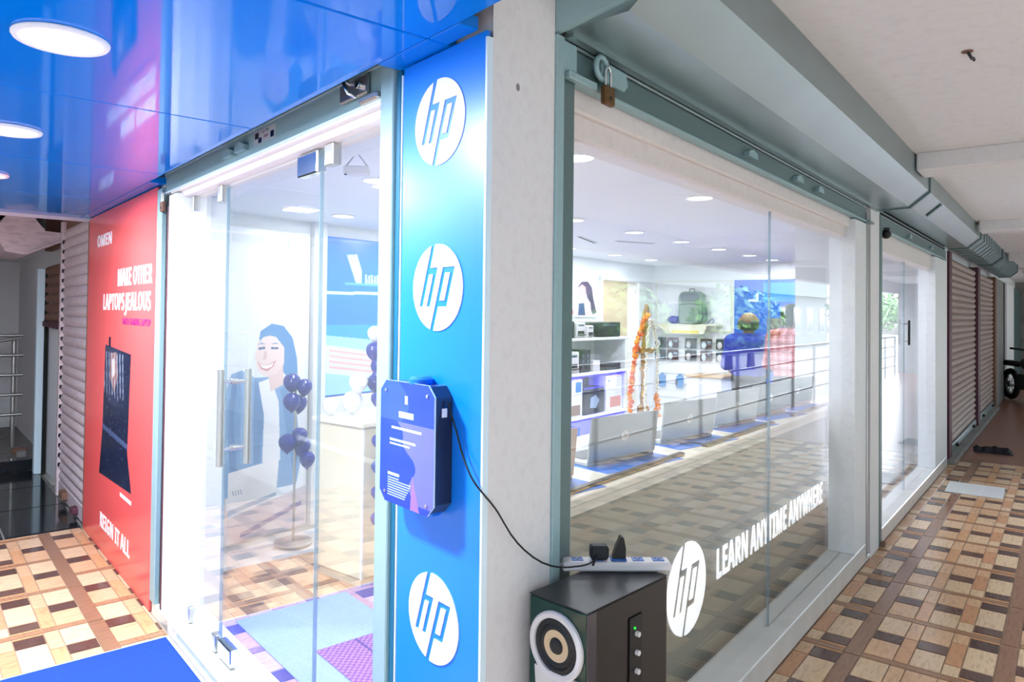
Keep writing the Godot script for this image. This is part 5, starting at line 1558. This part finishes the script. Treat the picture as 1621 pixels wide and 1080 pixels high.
func person(label: String, at: Vector3, turn: float, tall: float, shirt: String, bald: bool) -> void:
	# local: faces -z, stands on y = 0; drawn for a height of 1.7 and scaled by tall / 1.7
	var t := thing("person", label, "person", at, turn)
	var s := tall / 1.7
	var P := func(x: float, y: float, z: float) -> Vector3: return Vector3(x, y, z) * s
	var bone := func(a: Vector3, b: Vector3, ra: float, rb: float) -> Array: return [a, b, ra * s, rb * s]
	var body := []
	var shirt_b := []
	var trou := []
	for sx in [-1.0, 1.0]:
		body.append(bone.call(P.call(sx * 0.06, 0.95, 0), P.call(sx * 0.07, 1.33, 0.01), 0.09, 0.09))
	body.append(bone.call(P.call(-0.13, 1.37, 0.01), P.call(0.13, 1.37, 0.01), 0.06, 0.06))
	body.append(bone.call(P.call(0, 1.40, 0.01), P.call(0, 1.52, -0.01), 0.06, 0.055))
	body.append(bone.call(P.call(0, 1.56, -0.03), P.call(0, 1.60, -0.02), 0.075, 0.098))
	body.append(bone.call(P.call(0, 1.60, -0.02), P.call(0, 1.61, 0.01), 0.095, 0.09))
	body.append(bone.call(P.call(0, 1.575, -0.11), P.call(0, 1.59, -0.12), 0.018, 0.012))
	for sx in [-1.0, 1.0]:
		body.append(bone.call(P.call(sx * 0.093, 1.57, 0), P.call(sx * 0.098, 1.60, 0.005), 0.015, 0.018))
		var sh: Vector3 = P.call(sx * 0.19, 1.37, 0.01)
		var el: Vector3 = P.call(sx * 0.25, 1.09, 0.02)
		var wr: Vector3 = P.call(sx * 0.17, 0.97, -0.21)
		var hip: Vector3 = P.call(sx * 0.09, 0.93, 0)
		var kn: Vector3 = P.call(sx * 0.10, 0.50, -0.01)
		var an: Vector3 = P.call(sx * 0.105, 0.09, 0.02)
		body.append(bone.call(sh, el, 0.055, 0.042))
		body.append(bone.call(el, wr, 0.042, 0.028))
		body.append(bone.call(wr, wr + P.call(-sx * 0.01, -0.01, -0.07), 0.028, 0.032))
		body.append(bone.call(hip, kn, 0.085, 0.055))
		body.append(bone.call(kn, an, 0.055, 0.038))
		body.append(bone.call(an + P.call(0, -0.05, 0.02), an + P.call(sx * 0.02, -0.055, -0.16), 0.038, 0.034))
		shirt_b.append(bone.call(sh, el, 0.076, 0.066))
		shirt_b.append(bone.call(P.call(sx * 0.07, 1.37, 0.01), sh, 0.10, 0.078))
		trou.append(bone.call(hip, kn, 0.105, 0.08))
		trou.append(bone.call(kn, an, 0.08, 0.068))
	shirt_b.append(bone.call(P.call(-0.07, 0.98, 0.0), P.call(-0.09, 1.34, 0.01), 0.115, 0.12))
	shirt_b.append(bone.call(P.call(0.07, 0.98, 0.0), P.call(0.09, 1.34, 0.01), 0.115, 0.12))
	shirt_b.append(bone.call(P.call(0, 1.40, 0.01), P.call(0, 1.455, 0.0), 0.085, 0.07))
	trou.append(bone.call(P.call(-0.05, 0.93, 0), P.call(0.05, 0.93, 0), 0.12, 0.12))
	var st := begin()
	nets(st, body, 0.022 * s, 0.05 * s)
	# hands with five fingers each, on a finer grid
	for sx in [-1.0, 1.0]:
		var wr: Vector3 = P.call(sx * 0.16, 0.96, -0.28)
		var hand := [bone.call(wr, wr + P.call(0, 0, -0.07), 0.028, 0.03)]
		for k in 4:
			var root: Vector3 = wr + P.call((k - 1.5) * 0.019, 0.0, -0.085)
			var fl: float = [0.030, 0.036, 0.033, 0.025][k]
			hand.append(bone.call(root, root + P.call(0, -0.006, -fl), 0.0095, 0.009))
			hand.append(bone.call(root + P.call(0, -0.006, -fl), root + P.call(0, -0.03, -fl - 0.02), 0.009, 0.0075))
		hand.append(bone.call(wr + P.call(-sx * 0.03, 0, -0.03), wr + P.call(-sx * 0.055, -0.01, -0.08), 0.012, 0.009))
		nets(st, hand, 0.008 * s, 0.012 * s)
	part(t, "body", st.commit(), M.skin)
	st = begin()
	nets(st, shirt_b, 0.022 * s, 0.05 * s, 0.90 * s, 1.47 * s)
	part(t, "shirt", st.commit(), M[shirt])
	st = begin()
	nets(st, trou, 0.022 * s, 0.05 * s, 0.05 * s, 1.0 * s)
	part(t, "trousers", st.commit(), M.trousers)
	for sx in [-1.0, 1.0]:
		st = begin()
		nets(st, [bone.call(P.call(sx * 0.105, 0.042, 0.05), P.call(sx * 0.125, 0.04, -0.16), 0.042, 0.04)], 0.015 * s, 0.02, 0.0, 0.09 * s)
		part(t, "shoe", st.commit(), M.black)
	st = begin()
	if bald:
		nets(st, [bone.call(P.call(-0.06, 1.56, 0.05), P.call(0.06, 1.56, 0.05), 0.062, 0.062), bone.call(P.call(-0.09, 1.60, 0.0), P.call(-0.06, 1.57, 0.06), 0.02, 0.05), bone.call(P.call(0.09, 1.60, 0.0), P.call(0.06, 1.57, 0.06), 0.02, 0.05)], 0.012 * s, 0.02)
	else:
		nets(st, [bone.call(P.call(0, 1.63, -0.02), P.call(0, 1.63, 0.02), 0.098, 0.097), bone.call(P.call(0, 1.56, 0.05), P.call(0, 1.62, 0.04), 0.07, 0.085)], 0.012 * s, 0.03)
	part(t, "hair", st.commit(), M.hair)

func build_people() -> void:
	person("person in a dark blue shirt with a balding head, seen from behind", Vector3(7.45, 0, -2.66), -PI / 2 + 0.25, 1.53, "shirt_blue", true)
	person("person in a red plaid shirt standing with back to the window", Vector3(7.15, 0, -2.13), -PI / 2 - 0.2, 1.60, "plaid", false)

# ---------------------------------------------------------------- beyond the left end and out of doors
func build_left_far() -> void:
	var s := thing("roller_shutter", "pale pink closed slatted shutter next to the red poster", "shutter", lf(0.975, 0, 6.22), ROT_L)
	var mesh := slat_mesh(1.05, 0.075, 0.016)
	for k in 26:
		part(s, "slat", mesh, M.pink_shutter, Vector3(0, 0.16 + 0.0775 * k, 0))
	part(s, "bottom_bar", bx(1.05, 0.11, 0.03, 0.005), M.pink_shutter, Vector3(0, 0.07, 0))
	part(s, "guide", bx(0.06, 2.2, 0.04, 0.004), M.pink_shutter, Vector3(-0.55, 1.1, 0.01))
	part(s, "guide", bx(0.04, 2.2, 0.04, 0.004), M.rust, Vector3(0.545, 1.1, 0.0))
	for k in 24:
		part(s, "rivet", bx(0.02, 0.03, 0.02, 0.004), M.black, Vector3(-0.505, 0.25 + 0.0775 * k, 0.015))
	part(s, "lock_hasp", bx(0.16, 0.06, 0.05, 0.01), M.rust, Vector3(-0.15, 0.08, 0.03))
	part(s, "lock_hasp", bx(0.10, 0.05, 0.05, 0.01), M.maroon, Vector3(0.30, 0.06, 0.03))
	var h := struct("trim_11", "dark brown head wall above the pink shutter", lf(0.985, 0, 6.3), ROT_L)
	slab(h, "head", Vector3(-1.6, 2.03, -0.2), Vector3(0.68, 2.5, 0.01), M.rust)
	slab(h, "wall", Vector3(-4.5, 0, -0.4), Vector3(0.68, 2.5, -0.05), M.plaster)
	# half-raised shutter beyond
	var s2 := thing("roller_shutter", "rusty brown half-raised shutter beyond the pink one", "shutter", lf(0.975, 0, 7.26), ROT_L)
	var m2 := slat_mesh(0.86, 0.08, 0.018)
	for k in 6:
		part(s2, "slat", m2, M.rust, Vector3(0, 1.42 + 0.083 * k, 0))
	part(s2, "bottom_bar", bx(0.9, 0.05, 0.04, 0.005), M.maroon, Vector3(0, 1.36, 0.01))
	part(s2, "post", bx(0.09, 1.86, 0.08, 0.006), M.edge_white, Vector3(-0.50, 0.93, 0.03))
	part(s2, "post_shade_strip", bx(0.05, 1.86, 0.03), M.slot, Vector3(-0.43, 0.93, 0.0))  # near-black strip standing in for the shadow beside the post
	part(s2, "white_leaf", bx(0.8, 1.30, 0.02, 0.004), M.white_paint, Vector3(0.0, 0.67, -0.03))
	# pink housing sticking out over it
	var b := thing("shutter_housing", "pinkish weathered housing jutting out beyond the canopy", "shutter box", Vector3.ZERO, -SKEW)
	var st := begin()
	add_prism(st, PackedVector2Array([Vector2(0.52, 2.06), Vector2(0.58, 1.94), Vector2(0.72, 1.92), Vector2(1.0, 2.07), Vector2(1.0, 2.11), Vector2(0.84, 2.12), Vector2(0.76, 2.23), Vector2(0.58, 2.22), Vector2(0.52, 2.12)]), -7.7, -6.80)
	part(b, "casing", st.commit(), M.pink_shutter)
	part(b, "hood", bx(0.34, 0.012, 0.9, 0.003), M.pink_shutter, Vector3(0.86, 2.0, -7.18), Vector3(0, 0, 0.45))
	# dark stairwell beyond
	var w := struct("wall_far", "dark stairwell wall beyond the left end", Vector3.ZERO, -SKEW)
	slab(w, "face", Vector3(-1.6, 0, -10.6), Vector3(1.4, 2.6, -10.4), M.plaster)
	slab(w, "side", Vector3(1.2, 0, -10.4), Vector3(1.4, 2.6, -7.95), M.plaster)
	slab(w, "side", Vector3(-1.8, 0, -10.6), Vector3(-1.6, 2.6, -6.0), M.plaster)  # unseen outer wall added to shut daylight out of the stairwell
	slab(w, "added_roof", Vector3(-1.8, 2.44, -10.6), Vector3(1.6, 2.6, -5.72), M.corridor_ceiling)  # roof slab added so that the stairwell falls dark
	slab(w, "pier", Vector3(0.52, 0, -10.4), Vector3(0.62, 2.6, -10.3), M.teal_dark)
	slab(w, "lid", Vector3(-1.6, 2.05, -10.6), Vector3(1.4, 2.25, -7.9), M.plaster)
	var r := thing("stair_railing", "thin steel railing before the dark stairwell", "railing", Vector3.ZERO, -SKEW)
	for k in 5:
		part(r, "rail", tube([Vector3(-1.2, 0.42 + 0.2 * k, -8.9), Vector3(0.92, 0.42 + 0.2 * k, -8.8)], 0.016), M.brushed)
	for a in [-1.2, -0.2, 0.85]:
		part(r, "post", tube([Vector3(a, 0.08, -8.86), Vector3(a, 1.24, -8.86)], 0.022), M.brushed)
	part(r, "hand_rail", tube([Vector3(-0.4, 0.98, -8.7), Vector3(0.9, 1.20, -8.75)], 0.018), M.brushed)
	rng.seed = 21
	for k in 7:
		var c := thing("rubble_piece", "broken brick and board rubble lying by the stair railing", "rubble", lf(0.15 + 0.36 * (k % 3), 0.08, 8.22 + 0.2 * (k / 3)), rng.randf() * 3.0, "rubble by the railing")
		part(c, "lump", bx(rng.randf_range(0.08, 0.16), 0.06, rng.randf_range(0.05, 0.12), 0.012), M.rust if k % 2 else M.concrete, Vector3(0, 0.03, 0))

func railing(label: String, a: Vector3, b: Vector3) -> void:
	var t := thing("balcony_railing", label, "railing")
	var n := int((b - a).length() / 1.2)
	for k in n + 1:
		var p := a.lerp(b, float(k) / n)
		part(t, "post", tube([p, p + Vector3(0, 1.0, 0)], 0.025), M.brushed)
	for y in [0.25, 0.5, 0.75]:
		part(t, "rail", tube([a + Vector3(0, y, 0), b + Vector3(0, y, 0)], 0.016), M.brushed)
	part(t, "hand_rail", tube([a + Vector3(0, 1.0, 0), b + Vector3(0, 1.0, 0)], 0.028), M.brushed)

func build_outside() -> void:
	railing("steel corridor railing opposite the shop windows", Vector3(1.0, 0, 1.5), Vector3(21, 0, 1.5))
	railing("steel terrace railing opposite the glass door", lf(-1.42, 0, 1.3), lf(-1.42, 0, 5.6))
	var g := struct("floor", "open ground below the corridor")
	slab(g, "earth", Vector3(-60, -0.6, -60), Vector3(80, -0.21, 60), M.ground)
	# the houses across the way
	facade(Vector3(17, -0.21, 9.0), PI, 54.0)  # lengthened so that the shop windows mirror less sky
	facade(lf(-9.0, -0.21, 20.0), -SKEW + PI / 2, 60.0)  # unseen front added to block the sky mirrored in the glass door
	rng.seed = 77
	for q in [[5.0, 5.2, 2.2], [9.5, 4.8, 2.4], [13.5, 5.4, 2.5], [18.5, 5.0, 2.6], [23.0, 6.0, 2.6], [33.0, 5.0, 3.2], [40.0, 5.6, 3.4]]:
		var t := thing("tree", "leafy green tree beyond the corridor railing", "tree", Vector3(q[0], -0.21, q[1]), rng.randf() * 6.0, "trees beyond the railing")
		part(t, "trunk", lathe([Vector2(0.14, 0), Vector2(0.10, 0.6), Vector2(0.08, q[2] * 0.55), Vector2(0.03, q[2] * 0.8)], 10), M.bark)
		for j in 2:
			var st := begin()
			for k in 700:
				var d := Vector3(rng.randfn(), rng.randfn() * 0.8, rng.randfn()).normalized()
				var c: Vector3 = Vector3(0, q[2] * 0.62, 0) + d * rng.randf_range(0.45, 1.0) * q[2] * 0.40 * Vector3(1, 0.9, 1)
				var u := Vector3(rng.randfn(), rng.randfn(), rng.randfn()).normalized() * 0.13
				var v := u.cross(d).normalized() * 0.08
				quad(st, c - u, c + v, c + u, c - v, d)
			var o := part(t, "leaves", st.commit(), M.leaf if j == 0 else M.leaf_b)
			o.set_meta("kind", "stuff")

# a plain three-storey house front with window openings; stands at its base, faces +z
func facade(at: Vector3, turn: float, wide: float) -> void:
	var t := thing("building", "long dark grey building front across the way" if turn == PI else "long unseen building front added to keep sky reflections off the glass door", "building", at, turn)
	part(t, "wall", bx(wide, 9.0, 0.4), M.house, Vector3(0, 4.5, -0.2))
	var n := int(wide / 2.4)
	for f in 3:
		part(t, "ledge", bx(wide, 0.16, 0.5, 0.01), M.house, Vector3(0, 2.95 * (f + 1) - 0.1, 0.1))
		for k in n:
			var w := part(t, "window", bx(1.1, 1.4, 0.06, 0.01), M.concrete, Vector3(-wide / 2 + 1.2 + 2.4 * k, 1.5 + 2.95 * f, 0.02))
			for s in [-0.26, 0.26]:
				part(w, "window_pane", bx(0.46, 1.24, 0.02), M.house_glass, Vector3(s, 0, 0.03))

# ----------------------------------------------------------------
const LAMP_E := 0.68
const CANOPY_E := 5.0

func _ready() -> void:
	var cam := Camera3D.new()
	cam.name = "camera"
	add_child(cam)
	var yaw := 0.9082
	var pit := 0.0183
	var rol := 0.0113
	var fw := Vector3(sin(yaw) * cos(pit), sin(pit), -cos(yaw) * cos(pit))
	var rt := Vector3(cos(yaw), 0, sin(yaw))
	var up := rt.cross(fw)
	var r2 := rt * cos(rol) + up * sin(rol)
	var u2 := up * cos(rol) - rt * sin(rol)
	cam.transform = Transform3D(Basis(r2, u2, -fw), Vector3(0, 1.5, 0))
	cam.projection = Camera3D.PROJECTION_FRUSTUM
	cam.near = 0.05
	cam.far = 300.0
	cam.size = 0.05 * 1080.0 / 1133.04
	cam.frustum_offset = Vector2(0, -0.05 * 64.3 / 1133.04)
	cam.current = true
	var we := WorldEnvironment.new()
	we.name = "world"
	var e := Environment.new()
	var sky := Sky.new()
	var sm := ProceduralSkyMaterial.new()
	sm.sky_top_color = Color(0.86, 0.92, 1.0)
	sm.sky_horizon_color = Color(0.97, 0.98, 1.0)
	sm.ground_horizon_color = Color(0.80, 0.80, 0.80)
	sm.ground_bottom_color = Color(0.60, 0.60, 0.60)
	sm.sky_energy_multiplier = 3.0
	sm.ground_energy_multiplier = 1.0
	sky.sky_material = sm
	e.background_mode = Environment.BG_SKY
	e.sky = sky
	e.tonemap_mode = Environment.TONE_MAPPER_LINEAR
	e.tonemap_exposure = 1.22
	e.sdfgi_enabled = true
	e.ssao_enabled = true
	e.ssil_enabled = true
	we.environment = e
	add_child(we)
	rng.seed = 1
	make_materials()
	build_floors()
	build_shell()
	build_canopy()
	build_lamps()
	build_left_front()
	build_right_front()
	build_left_panels()
	build_speaker()
	build_counter()
	build_door_view()
	build_window_view()
	build_people()
	build_left_far()
	build_outside()
